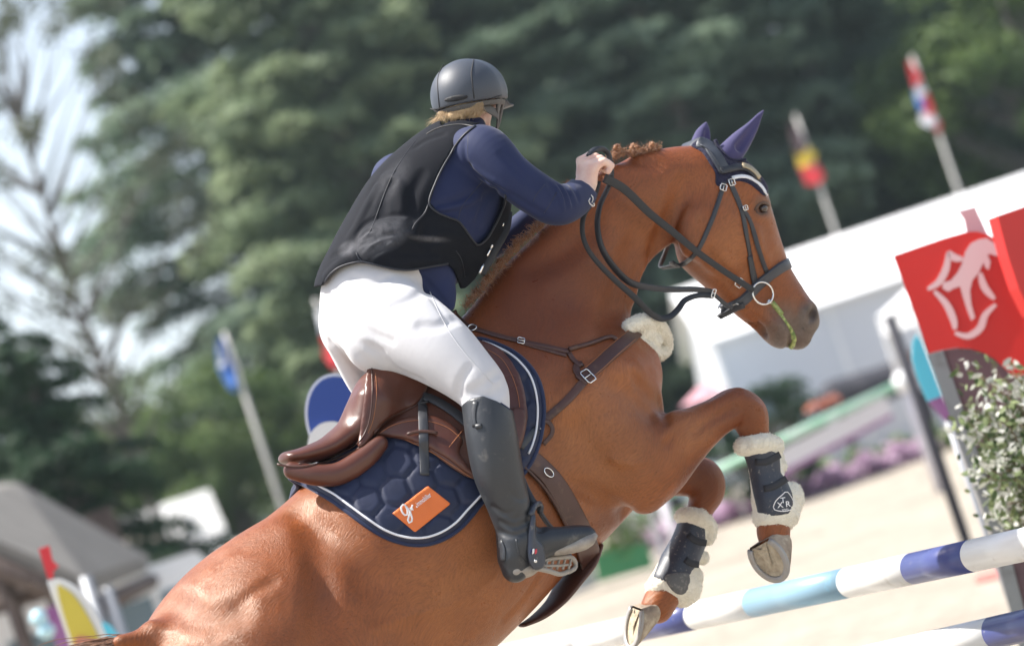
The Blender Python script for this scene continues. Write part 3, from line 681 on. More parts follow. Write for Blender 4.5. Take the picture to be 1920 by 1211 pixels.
# -------------------------------------------------------------- pavilion at lower left
M['pav_roof'] = pm('grey_shingle_roof', (.15, .138, .125), .85, var=(2.5, (.19, .178, .16)), bump=(14, .6, .02)); M['timber'] = pm('dark_timber', (.075, .052, .045), .8, var=(4, (.12, .09, .075)), bump=(20, .5, .01))
pv = thing('pavilion', 'open timber pavilion with grey hipped roof at lower left', 'pavilion', (-7.2, 27, 0))
D = 27.; R0 = [at_y(-130, 905, 30), at_y(36, 905, 30)]
e0, e1, e2, e3 = at_y(-130, 960, 25), at_y(160, 1083, 25), at_y(278, 1042, 33), at_y(-130, 870, 34)
Vr = np.array([e0, e1, e2, e3, R0[0], R0[1]]); dn = np.array([0, 0, -.14])
mesh_obj('roof', np.vstack([Vr, Vr + dn]), [(0, 1, 5, 4), (1, 2, 5), (2, 3, 4, 5), (3, 0, 4), (6, 10, 11, 7), (7, 11, 8), (8, 11, 10, 9), (9, 10, 6), (0, 6, 7, 1), (1, 7, 8, 2), (2, 8, 9, 3), (3, 9, 6, 0)], M['pav_roof'], pv, smooth=False)
for a, b in ((e0, e1), (e1, e2)): rod('eave_beam', M['timber'], pv, a - (0, 0, .28), b - (0, 0, .28), .09)
for f in (.02, .35, .68, .97):
    for a, b in ((e0, e1), (e3, e2)): p = a * (1 - f) + b * f + (b * 0); rod('post', M['timber'], pv, (p[0], p[1] + .25, 0), (p[0], p[1] + .25, p[2] - .2), .07)
for f in (.2, .5, .8): p = e0 * (1 - f) + e1 * f; q_ = e3 * (1 - f) + e2 * f; rod('rafter', M['timber'], pv, p - (0, 0, .25), q_ - (0, 0, .25), .06)
b = MB(); p = (e3 + e2) / 2; b.box((p[0], p[1] - .4, p[2] / 2 - .1), (abs(e2[0] - e3[0]) - .5, .06, p[2] - .3)); b.build('back_wall', M['timber'], pv)
rod('rail', M['timber'], pv, at_y(-60, 1150, 26), at_y(90, 1105, 26), .055); rod('brace', M['timber'], pv, at_y(-60, 1010, 26), at_y(60, 1075, 26), .08)
M['purple'] = pm('purple_cloth', (.24, .07, .22), .7, var=(5, (.34, .17, .33))); M['pale_blue'] = pm('pale_blue_plastic', (.45, .68, .75), .4)
tag(wslab('banner', M['purple'], None, [(84, 1140), (104, 1134), (140, 1215), (112, 1230)], 20, thick=.02), 'purple cloth banner hanging just left of the yellow board', 'banner')
for (bx, by, lb) in ((72, 1156, 'upper pale blue balloon under the pavilion'), (86, 1180, 'lower pale blue balloon under the pavilion')):
    bm = bmesh.new(); bmesh.ops.create_icosphere(bm, subdivisions=3, radius=.055); c = at_y(bx, by, 19.5); tag(mesh_obj('balloon', np.array([v.co * (1 if v.co.z > 0 else 1.15) for v in bm.verts]) + c, [tuple(v.index for v in f.verts) for f in bm.faces], M['pale_blue']), lb, 'balloon', 'pale blue balloons under the pavilion'); bm.free()
M['grey_metal'] = pm('grey_metal', (.32, .33, .35), .5, metal=.3)
for (a, b, lb, r) in (((160, 1080), (196, 1215), 'pale post right of the yellow board', .05), ((200, 1100), (236, 1205), 'grey leaning post between pavilion and horse rump', .045)):
    p = at_y(*a, 22); tag(rod('post', M['grey_metal'], None, (p[0], p[1], 0), p, r), lb, 'post')
# people and horses standing far away
M['cloth_red'] = pm('red_cloth', (.55, .06, .05), .8); M['cloth_dark'] = pm('dark_cloth', (.03, .03, .04), .8); M['cloth_white'] = pm('pale_cloth', (.65, .62, .66), .8); M['cloth_tan'] = pm('tan_cloth', (.30, .17, .11), .8)
class WF(Field):
    pass
def small_person(label, X, Y, rz, top, leg, h=.022, s=1.0):
    F_ = WF([-.42, -.3, -.02], [.42, .3, 1.85], h)
    c = lambda pts, k=.05: [F_.cap(a[:3], b[:3], a[3], b[3], k=k) for a, b in zip(pts[:-1], pts[1:])]
    c([(0, 0, 1.02, .13), (0, 0, 1.22, .12), (0, .0, 1.40, .15), (0, 0, 1.52, .055), (0, .01, 1.66, .10)])
    for sg in (-1, 1): c([(.09 * sg, 0, .98, .10), (.10 * sg, .01, .52, .065), (.10 * sg, 0, .10, .045), (.11 * sg, .12, .05, .04)]); c([(.17 * sg, 0, 1.43, .06), (.24 * sg, .02, 1.16, .045), (.22 * sg, .12, .93, .035), (.22 * sg, .16, .87, .035)])
    V, Q = F_.mesh(1); Q = Q[:, ::-1]; t = thing('person', label, 'person', (X, Y, 0), rz)
    z = V[Q].mean(1)[:, 2]; x = np.abs(V[Q].mean(1)[:, 0]); o = mesh_obj('body', V, Q, M['skin'], t, world=False)
    o.data.materials.append(M[top]); o.data.materials.append(M[leg]); o.data.polygons.foreach_set('material_index', np.where((z > .98) & (z < 1.5), 1, np.where(z <= .98, np.where(x > .19, 0, 2), 0)).astype(np.int32)); t.scale = (s,) * 3; return t
small_person('person in white top far behind beside the dark pole', 7.15, 56, 2.8, 'cloth_white', 'cloth_dark')
small_person('person in tan clothes just right of the pavilion', -6.9, 29, .4, 'cloth_tan', 'cloth_dark', s=1.0)
dh = thing('horse', 'black horse standing far behind the hedge near the dark pole', 'horse', (6.55, 57, 0)); dh.scale = (1.15,) * 3; F_ = WF([-1.6, -.5, -.02], [1.7, .5, 2.0], .03)
c = lambda pts, k=.08: [F_.cap(a[:3], b[:3], a[3], b[3], k=k) for a, b in zip(pts[:-1], pts[1:])]
c([(-.75, 0, 1.2, .30), (-.2, 0, 1.13, .32), (.45, 0, 1.18, .30), (.7, 0, 1.3, .22), (1.05, 0, 1.62, .13), (1.15, 0, 1.72, .11), (1.42, 0, 1.45, .07)]); c([(-1.0, 0, 1.25, .08), (-1.12, 0, .95, .07), (-1.1, 0, .55, .04)])
for sx in (-.75, .55):
    for sy in (-.17, .17): c([(sx, sy, 1.0, .14), (sx + .05, sy, .62, .07), (sx, sy, .3, .045), (sx + .03, sy, .05, .06)])
V, Q = F_.mesh(1); mesh_obj('body', V, Q[:, ::-1], M['cloth_dark'], dh, world=False)
# -------------------------------------------------------------- hedge, flowers, rails
M['hedge'] = leafmat('hedge_leaves', (.06, .11, .03), (.17, .26, .07)); M['flower'] = leafmat('lilac_flowers', (.36, .20, .34), (.62, .48, .58)); M['rail_green'] = pm('pale_green_rail', (.20, .48, .30), .5, var=(3, (.55, .68, .60)))
def strip(name, label, cat, p0, p1, w, h, n, mat_, leaf, seed, kind='stuff'):
    q = np.random.default_rng(seed); t = q.uniform(0, 1, n)[:, None]; P = np.array(p0) * (1 - t) + np.array(p1) * t
    lump = .6 + .4 * np.sin(t[:, 0] * 37 + seed) * np.sin(t[:, 0] * 91); P = P + np.stack([q.normal(0, .05, n), q.uniform(-w, w, n), q.uniform(0, 1, n) ** .7 * h * lump], 1)
    V, F = leafcloud(P, np.tile([0, -.4, 1.], (n, 1)), leaf, seed, .7); o = mesh_obj(name, V, F, mat_, smooth=False)
    a = o.data.attributes.new('shade', 'FLOAT', 'FACE'); a.data.foreach_set('value', q.uniform(0, 1, n).astype(np.float32)); return tag(o, label, cat, kind=kind)
h0, h1 = at_y(1180, 985, 50), at_y(1750, 795, 50); h0[2] = h1[2] = 0
strip('hedge', 'low green hedge along the far side of the arena', 'hedge', h0, h1, .6, .45, 8000, M['hedge'], .09, 3)
strip('flower_bed', 'lilac flowers along the foot of the far hedge', 'flowers', np.array(h0) + (0, -3, 0), np.array(h1) + (-.5, -3, 0), .5, .45, 5000, M['flower'], .07, 4)
strip('grass_tuft', 'bright green grass at the end of the flower bed', 'grass', np.array(h1) + (-1.6, -2, 0), np.array(h1) + (1.2, -2, 0), .7, .3, 2200, M['broad'], .08, 8)
rl = thing('rail_fence', 'green and white rail fence with pale cloth running up to the right', 'fence', ground_under(at_y(1500, 800, 34)))
a, b = at_y(1240, 932, 34), at_y(1694, 716, 34); rod('rail', M['rail_green'], rl, a, b, .055)
for f in (0, 1.): p = a * (1 - f) + b * f; rod('post', M['cloth_white'], rl, (p[0], p[1], 0), (p[0], p[1], p[2] + .1), .06)
wslab('cloth', M['cloth_white'], rl, [(1450, 850), (1660, 742), (1672, 775), (1455, 888)], 34.3, thick=.02)
wslab('border', M['purple'], rl, [(1455, 888), (1672, 775), (1675, 783), (1458, 898)], 34.3, thick=.03)
M['white_ball'] = M['tent']; bm = bmesh.new(); bmesh.ops.create_icosphere(bm, subdivisions=3, radius=.13); mesh_obj('end_cap', np.array([v.co[:] for v in bm.verts]) + b, [tuple(v.index for v in f.verts) for f in bm.faces], M['white_ball'], rl); bm.free()
M['pink'] = pm('pink_cloth', (.52, .28, .32), .8); M['orange_cloth'] = pm('orange_flowers', (.52, .20, .13), .8)
um = thing('parasol', 'pink parasol far behind the raised knee', 'parasol', ground_under(at_y(1320, 740, 45))); c0_ = at_y(1318, 735, 45); V = [c0_ + (0, 0, .12)]
for i in range(8): a = i * math.pi / 4; V.append(c0_ + (math.cos(a) * .42, math.sin(a) * .42, -.12))
mesh_obj('canopy', V, [(0, 1 + i, 1 + (i + 1) % 8) for i in range(8)], M['pink'], um, smooth=False); rod('pole', M['grey_metal'], um, (c0_[0], c0_[1], 0), c0_ + (0, 0, .22), .03)
p = at_y(1540, 745, 40); fl = strip('flower_bush', 'orange flowering bush behind the rail fence', 'flowers', (p[0] - .16, 40, p[2] - .12), (p[0] + .16, 40, p[2] - .12), .06, .10, 160, M['flower'], .05, 12)
fl.data.materials.clear(); fl.data.materials.append(M['orange_cloth'])
tree('shrub', 'shrub', 'round dark shrub in the gap under the horse head', 'shrub', 3.2, 46, 1.0, .3, 'dark_fir')
# green planter and what stands in it
M['green_box'] = pm('green_plastic', (.035, .20, .075), .5, bump=(8, .3, .01)); pl = thing('planter', 'green planter box with plants on the sand under the horse chest', 'planter', tuple(at_z(1165, 1100, .0)))
D_ = at_z(1165, 1098, 0)[1]; wslab('box', M['green_box'], pl, [(1112, 1040), (1214, 1015), (1226, 1062), (1122, 1092)], D_, thick=.4)
q = np.random.default_rng(31); c_ = at_y(1165, 1010, D_ + .2); P = c_ + q.normal(size=(900, 3)) * (.22, .15, .16) + (0, 0, .05); V, F = leafcloud(P, np.tile([0, 0, 1.], (900, 1)), .045, 3, .6)
o = mesh_obj('plants', V, F, M['hedge'], pl, smooth=False); a = o.data.attributes.new('shade', 'FLOAT', 'FACE'); a.data.foreach_set('value', q.uniform(0, 1, 900).astype(np.float32))
gb = thing('storage_box', 'dark grey box at the left of the green planter', 'box', ground_under(at_y(1090, 1070, D_ + .3))); wslab('box', M['grey_metal'], gb, [(1040, 1075), (1108, 1050), (1122, 1095), (1055, 1125)], D_ + .3, thick=.4)
for i, (x, y, mm, lb) in enumerate(((1168, 960, 'cloth_red', 'person in red far behind the horse elbow'), (1215, 950, 'cloth_tan', 'person in tan far behind the forelegs'))):
    p = at_y(x, y, 42); small_person(lb, p[0], 42, .5 + i, mm, 'cloth_white')
# -------------------------------------------------------------- flags
M['f_blue'] = pm('flag_blue', (.06, .17, .52), .8); M['f_white'] = pm('flag_white', (.72, .74, .78), .8); M['f_red'] = pm('flag_red', (.62, .04, .05), .8); M['f_black'] = pm('flag_black', (.06, .035, .04), .8); M['f_yellow'] = pm('flag_yellow', (.70, .50, .05), .8); M['mast'] = pm('pale_mast', (.52, .50, .47), .5)
def flag(label, base, top, D, bands, r=.055, group='flags on tall poles'):
    a = at_y(*base, D); b = at_y(*top, D); t = thing('flagpole', label, 'flag', (a[0], a[1], 0), 0, group)
    b = np.array([a[0], a[1], b[2]]); rod('mast', M['mast'], t, (a[0], a[1], 0), b, r, r * .7)
    for outl, m_ in bands:
        O = resample(np.array(outl, float), 6, True); V, F = slab(O, D - .06, thick=.012); V = V.copy(); k_ = len(V) // 2
        V[:, 1] += np.tile(.12 * np.sin(np.linspace(0, 9, k_)), 2); mesh_obj('flag', V, F, M[m_], t, smooth=True)
flag('black yellow and red flag over the marquee roof', (1567, 436), (1478, 220), 69, [([(1478, 232), (1492, 228), (1513, 270), (1505, 292), (1492, 290)], 'f_black'), ([(1490, 286), (1512, 268), (1530, 290), (1527, 303), (1500, 318)], 'f_yellow'), ([(1498, 312), (1529, 300), (1546, 330), (1536, 346), (1512, 346)], 'f_red')])
flag('red white and blue flag at upper right over the marquee', (1795, 352), (1700, 108), 69, [([(1700, 118), (1712, 114), (1728, 150), (1714, 165)], 'f_red'), ([(1714, 162), (1726, 150), (1738, 172), (1722, 192)], 'f_white'), ([(1711, 165), (1718, 160), (1736, 205), (1726, 210)], 'f_blue'), ([(1730, 160), (1742, 178), (1752, 212), (1738, 222), (1726, 196)], 'f_red'), ([(1724, 208), (1750, 210), (1758, 228), (1744, 240), (1728, 230)], 'f_white'), ([(1752, 214), (1766, 232), (1762, 250), (1752, 246)], 'f_red')])
flag('blue and white flag left of the rider', (512, 900), (405, 628), 40, [([(405, 634), (422, 632), (440, 690), (446, 738), (430, 730), (408, 690)], 'f_blue'), ([(410, 640), (416, 640), (424, 690), (412, 690)], 'f_white')], .045)
flag('white and red flag behind the rider hip', (690, 860), (592, 560), 32, [([(590, 575), (606, 572), (622, 630), (600, 628)], 'f_white'), ([(600, 626), (622, 630), (640, 690), (625, 694), (606, 668)], 'f_red')], .03)
# -------------------------------------------------------------- jump wings near the horse
M['w_blue'] = pm('painted_blue_board', (.020, .060, .28), .5, bump=(40, .2, .002)); M['w_white'] = pm('painted_white_board', (.74, .74, .72), .5, dirt=(6, (.55, .53, .5), .6, .8)); M['w_yellow'] = pm('painted_yellow_board', (.62, .50, .055), .5, var=(3, (.56, .45, .05)))
M['w_red'] = pm('painted_red_board', (.60, .018, .012), .45, var=(2, (.54, .016, .012)), bump=(60, .15, .001)); M['w_mauve'] = pm('mauve_board', (.145, .085, .095), .6, var=(5, (.12, .07, .08))); M['w_grey'] = pm('grey_frame', (.20, .215, .22), .55, dirt=(8, (.14, .14, .14), .5, .7)); M['w_turq'] = pm('turquoise_cloth', (.10, .52, .66), .6); M['w_pink'] = pm('pale_pink_print', (.72, .50, .50), .6)
bw = thing('jump_wing', 'round blue board with white edge and disc behind the saddle', 'jump wing', ground_under(at_y(640, 800, 10.6)))
circ = lambda cx, cy, a, b, rot=-.3, n=40: [(cx + a * math.cos(q) * math.cos(rot) - b * math.sin(q) * math.sin(rot), cy + a * math.cos(q) * math.sin(rot) + b * math.sin(q) * math.cos(rot)) for q in np.linspace(0, 2 * math.pi, n, endpoint=False)]
wslab('border', M['w_white'], bw, circ(640, 790, 66, 92), 10.6, thick=.03); wslab('board', M['w_blue'], bw, circ(641, 791, 61, 87), 10.6, thick=.01, push=.014); wslab('disc', M['w_white'], bw, circ(622, 834, 44, 44), 10.6, thick=.01, push=.028)
p = at_y(645, 850, 10.65); rod('post', M['w_white'], bw, (p[0], p[1], 0), p, .03)
b = MB(); b.box((p[0], p[1], .05), (.6, .5, .1)); b.build('foot', M['w_white'], bw)
yw = thing('jump_wing', 'yellow board with white border and red flag on top at lower left', 'jump wing', ground_under(at_y(140, 1180, 13.2)))
wslab('border', M['w_white'], yw, [(88, 1090), (98, 1085), (110, 1085), (130, 1093), (150, 1108), (168, 1132), (184, 1162), (196, 1190), (206, 1216), (222, 1262), (150, 1285), (132, 1215), (110, 1150)], 13.2, thick=.04, smooth=2)
wslab('board', M['w_yellow'], yw, [(108, 1098), (122, 1102), (138, 1114), (156, 1138), (174, 1170), (190, 1205), (204, 1250), (156, 1266), (140, 1212), (120, 1150)], 13.2, thick=.01, push=.016, smooth=2)
wslab('patch', M['orange_cloth'], yw, [(143, 1196), (158, 1192), (186, 1202), (192, 1222), (150, 1230)], 13.2, thick=.008, push=.026, smooth=2)
wslab('flag', M['f_red'], yw, [(72, 1028), (92, 1022), (98, 1050), (110, 1061), (100, 1070), (99, 1086), (91, 1088)], 13.2, thick=.01)
rod('flag_stick', M['f_white'], yw, at_y(80, 1025, 13.22), at_y(96, 1100, 13.22), .008)
p = at_y(150, 1215, 13.25); rod('post', M['w_white'], yw, (p[0], p[1], 0), p, .035); b = MB(); b.box((p[0], p[1], .04), (.6, .4, .08)); b.build('foot', M['w_white'], yw)
tag(wslab('board', M['w_turq'], None, [(190, 1166), (206, 1172), (222, 1192), (232, 1215), (300, 1500), (250, 1510), (205, 1260)], 14.5, thick=.03), 'turquoise board behind the yellow board', 'board')
# the red panel wing at the right, its planter bush, the dark pole and the turquoise banner
DR = 11.4; CR = (1800, 600)
rw = thing('jump_wing', 'red panel with pale jumping horse emblem over a mauve base', 'jump wing', ground_under(at_y(1880, 990, DR)))
def ws(name, m_, outl, D=DR, **k): k.setdefault('yaw', -.22); k.setdefault('c', CR); return wslab(name, m_, rw, outl, D, **k)
ws('panel', M['w_red'], [(1675, 480), (1720, 464), (1770, 447), (1812, 435), (1832, 434), (1852, 440), (1872, 453), (1888, 468), (1960, 470), (2010, 640), (1965, 740), (1920, 720), (1886, 693), (1866, 674), (1846, 662), (1822, 654), (1795, 652), (1768, 656), (1742, 663)], thick=.06)
ws('base', M['w_mauve'], [(1744, 664), (1768, 657), (1795, 653), (1822, 655), (1846, 663), (1866, 675), (1886, 694), (1920, 721), (1965, 741), (2000, 730), (2120, 1090), (2230, 1420), (1990, 1500), (1876, 1000)], thick=.05, push=-.01)
ws('frame_edge', M['w_grey'], [(1740, 664), (1768, 657), (1880, 985), (2010, 1490), (1980, 1500), (1862, 1010)], thick=.07, push=.003)
def pxr(c): return (1300 + c[0] / 2.018, 80 + c[1] / 2.018)
hs_ = [(1030, 790), (1050, 760), (1080, 745), (1110, 740), (1140, 760), (1158, 790), (1150, 808), (1125, 800), (1113, 802), (1125, 830), (1118, 860), (1106, 852), (1098, 832), (1080, 870), (1056, 900), (1047, 940), (1052, 990), (1066, 1040), (1052, 1052), (1036, 1010), (1020, 960), (1010, 922), (985, 930), (965, 942), (943, 930), (945, 908), (975, 900), (1000, 870), (1016, 840)]
V, F = slab([pxr(q) for q in hs_], DR, thick=.006, yaw=-.22, c=CR, push=.008); em = mesh_obj('emblem', V, F, M['w_pink'], rw, smooth=False)
for pts in ([(887, 933), (930, 905), (958, 850), (965, 792)], [(965, 790), (985, 812), (1020, 820)], [(912, 940), (958, 990), (985, 1050), (990, 1085)], [(990, 1098), (1040, 1110), (1085, 1080), (1105, 1030), (1145, 990)], [(1085, 870), (1102, 925), (1140, 970)]):
    Q = spline(pts, 6); Tn = np.gradient(Q, axis=0); Tn /= np.linalg.norm(Tn, axis=1)[:, None]; Nn = np.stack([-Tn[:, 1], Tn[:, 0]], 1); w_ = (5 + 9 * np.sin(np.linspace(.1, 3.0, len(Q))))[:, None]
    V, F = slab([pxr(q) for q in np.vstack([Q + Nn * w_, (Q - Nn * w_)[::-1]])], DR, thick=.006, yaw=-.22, c=CR, push=.008); mesh_obj('emblem_stroke', V, F, M['w_pink'], em, smooth=False)
wslab('flag', M['w_pink'], rw, [(1797, 396), (1828, 388), (1846, 426), (1852, 440), (1812, 434), (1808, 412)], DR + .1, thick=.01)
b = MB(); p = at_y(2080, 1450, DR); b.box((p[0], p[1], .05), (1.2, .5, .1)); b.build('foot', M['w_grey'], rw)
r2 = thing('jump_wing', 'second red panel at the right edge of the photograph', 'jump wing', ground_under(at_y(1960, 600, DR - .7)))
wslab('panel', M['w_red'], r2, [(1870, 405), (1925, 386), (2020, 352), (2110, 600), (1990, 640), (1935, 590), (1910, 540), (1890, 480)], DR - .5, thick=.06, yaw=.5, c=(1900, 480))
p = at_y(2040, 600, DR - .6); rod('post', M['w_grey'], r2, (p[0], p[1] + .15, 0), (p[0], p[1] + .15, p[2]), .04)
tp = thing('banner', 'narrow turquoise and purple banner left of the red panel', 'banner', ground_under(at_y(1740, 700, 13.5)))
wslab('cloth', M['w_turq'], tp, [(1712, 640), (1719, 626), (1728, 640), (1766, 742), (1740, 752), (1722, 710), (1710, 670)], 13.5, thick=.02); wslab('lower_cloth', M['purple'], tp, [(1740, 752), (1766, 742), (1784, 778), (1772, 788)], 13.5, thick=.02)
p = at_y(1775, 780, 13.5); rod('pole', M['grey_metal'], tp, (p[0], p[1], 0), p + (0, .03, 0), .015)
dp = thing('pole', 'dark steel pole standing on the sand left of the red panel', 'pole', ground_under(at_z(1782, 866, 0))); D2 = at_z(1782, 866, 0)[1]
a, b = at_y(1668, 594, 22), at_y(1782, 862, 22); rod('shaft', M['cloth_dark'], dp, a, (a[0], a[1], 0), .028 * 22 / 14)
b = MB(); b.box((a[0] + .1, a[1], .04), (.5, .4, .08)); b.build('foot', M['w_grey'], dp)
tag(mesh_obj('board', [at_z(1828, 1080, .03), at_z(1908, 1056, .03), at_z(1912, 1072, .03), at_z(1830, 1092, .03), at_z(1828, 1080, .0), at_z(1908, 1056, .0), at_z(1912, 1072, .0), at_z(1830, 1092, .0)], [(0, 1, 2, 3), (4, 7, 6, 5), (0, 4, 5, 1), (1, 5, 6, 2), (2, 6, 7, 3), (3, 7, 4, 0)], pm('faded_red_paint', (.62, .16, .13), .6), smooth=False), 'faded red board lying on the sand under the pole at right', 'board')
# bush with pale leaves
M['bush'] = leafmat('variegated_leaves', (.05, .09, .03), (.24, .28, .13), .2); M['bush_w'] = leafmat('pale_leaves', (.40, .41, .34), (.78, .77, .72), .3); M['twig'] = pm('twig_bark', (.16, .11, .07), .8)
bu = thing('potted_bush', 'bush with white edged leaves in front of the red panel', 'bush', ground_under(at_y(1890, 900, 10.6))); q = np.random.default_rng(44); P = []; PW = []; st_ = MB()
base = at_y(2090, 1010, 10.6)
for i in range(95):
    tx, ty = q.uniform(1785, 2060), q.uniform(690, 990)
    tx = max(tx, 1790 + max(0, ty - 775) * .42 + q.uniform(0, 25))
    tip = at_y(tx, ty, 10.6 + q.uniform(-.28, .28)); Q = spline([base, (base + tip) / 2 + q.normal(0, .05, 3) + (0, 0, .08), tip], 8); st_.tube(Q, np.linspace(.008, .002, len(Q)), 5, cap=False)
    for k_ in range(len(Q)):
        for _ in range(6): (PW if q.uniform() < .4 else P).append(Q[k_] + q.normal(0, .034, 3))
st_.build('trunk', M['twig'], bu, True)
def leaves(P, size, seed, nm, m_):
    P = np.array(P); q = np.random.default_rng(seed); V = []; F = []; n = 0
    for p in P:
        d = norm(q.normal(size=3) + (0, 0, .3)); w = norm(np.cross(d, q.normal(size=3))); nn = np.cross(d, w); s = size * q.uniform(.6, 1.3)
        V += [p, p + d * s * .35 + w * s * .24, p + d * s * .7 + w * s * .2, p + d * s, p + d * s * .7 - w * s * .2, p + d * s * .35 - w * s * .24, p + d * s * .5 - nn * s * .08]
        F += [(n, n + 1, n + 6), (n + 1, n + 2, n + 6), (n + 2, n + 3, n + 6), (n + 3, n + 4, n + 6), (n + 4, n + 5, n + 6), (n + 5, n, n + 6)]; n += 7
    o = mesh_obj(nm, V, F, m_, bu); a = o.data.attributes.new('shade', 'FLOAT', 'FACE'); a.data.foreach_set('value', np.repeat(q.uniform(0, 1, len(P)), 6).astype(np.float32)); return tag(o, kind='stuff')
leaves(P, .040, 3, 'crown', M['bush']); leaves(PW, .042, 4, 'pale_leaves', M['bush_w'])
V, F = tube([(base[0], base[1], 0), (base[0], base[1], base[2] * .5), (base[0], base[1], base[2])], [.16, .2, .24], 20); mesh_obj('pot', V, F, M['w_grey'], bu)
# -------------------------------------------------------------- the jump poles
M['p_white'] = pm('pole_white', (.74, .73, .70), .35, dirt=(9, (.52, .48, .42), .58, .75), coat=.2); M['p_blue'] = pm('pole_blue', (.055, .068, .21), .34, dirt=(30, (.40, .38, .40), .68, .76), coat=.25); M['p_light'] = pm('pole_light_blue', (.21, .35, .45), .36, dirt=(12, (.2, .5, .68), .6, .8), coat=.2)
def jump_pole(label, Z, A, B, cuts, cols, r=.05):
    a, b = at_z(*A, Z), at_z(*B, Z); d = norm(b - a); ts = sorted(float((at_z(*c, Z) - a) @ d) for c in cuts); t = thing('jump_pole', label, 'jump pole', tuple((a + b) / 2), 0, 'striped jump poles')
    ts = [-.9] + ts + [ts[-1] + .42, ts[-1] + .9]; col = cols
    for i in range(len(ts) - 1):
        V, F = tube([a + d * ts[i], a + d * (ts[i] * .5 + ts[i + 1] * .5), a + d * ts[i + 1]], r, 28); mesh_obj('band', V, F, M[col[i]], t)
    return a + d * ts[0], a + d * ts[-1], d
Z1 = 1.02
u0, u1, ud = jump_pole('upper striped pole in blue, light blue and white under the front hooves', Z1, (1090, 1200), (1880, 1029), [(1108, 1194), (1196, 1178), (1287, 1160), (1395, 1137), (1577, 1097), (1700, 1070), (1825, 1041)], ['p_white', 'p_white', 'p_blue', 'p_white', 'p_light', 'p_white', 'p_blue', 'p_white', 'p_light'])
l0, l1, ld = jump_pole('lower striped pole in blue and white at the bottom right corner', .76, (1640, 1235), (1900, 1177), [(1390, 1285), (1520, 1260), (1735, 1213), (1865, 1184)], ['p_white', 'p_light', 'p_white', 'p_white', 'p_blue', 'p_white'][:6])
for e, lb in ((u1, 'white jump stand holding the near pole ends'), (u0, 'white jump stand holding the far pole ends')):
    js = thing('jump_stand', lb, 'jump stand', (e[0], e[1], 0)); x = e + ud * (.10 if e is u1 else -.10)
    b = MB(); b.box((x[0], x[1], .75), (.09, .09, 1.5), math.atan2(ud[1], ud[0])); b.build('post', M['p_white'], js)
    b = MB(); b.box((x[0], x[1], .04), (.6, .6, .08), .4); b.build('foot', M['p_white'], js)

# -------------------------------------------------------------- the air between the jump and the trees
hm = bpy.data.materials.new('haze'); hm.use_nodes = True; nt = hm.node_tree; nt.nodes.clear(); vo = nt.nodes.new('ShaderNodeVolumePrincipled'); ou = nt.nodes.new('ShaderNodeOutputMaterial')
vo.inputs['Color'].default_value = (.74, .90, .95, 1); vo.inputs['Density'].default_value = .00045; vo.inputs['Anisotropy'].default_value = .35; nt.links.new(vo.outputs[0], ou.inputs['Volume'])
b = MB(); b.box((0, 165, 16.5), (560, 550, 36)); tag(b.build('haze', hm), kind='stuff')
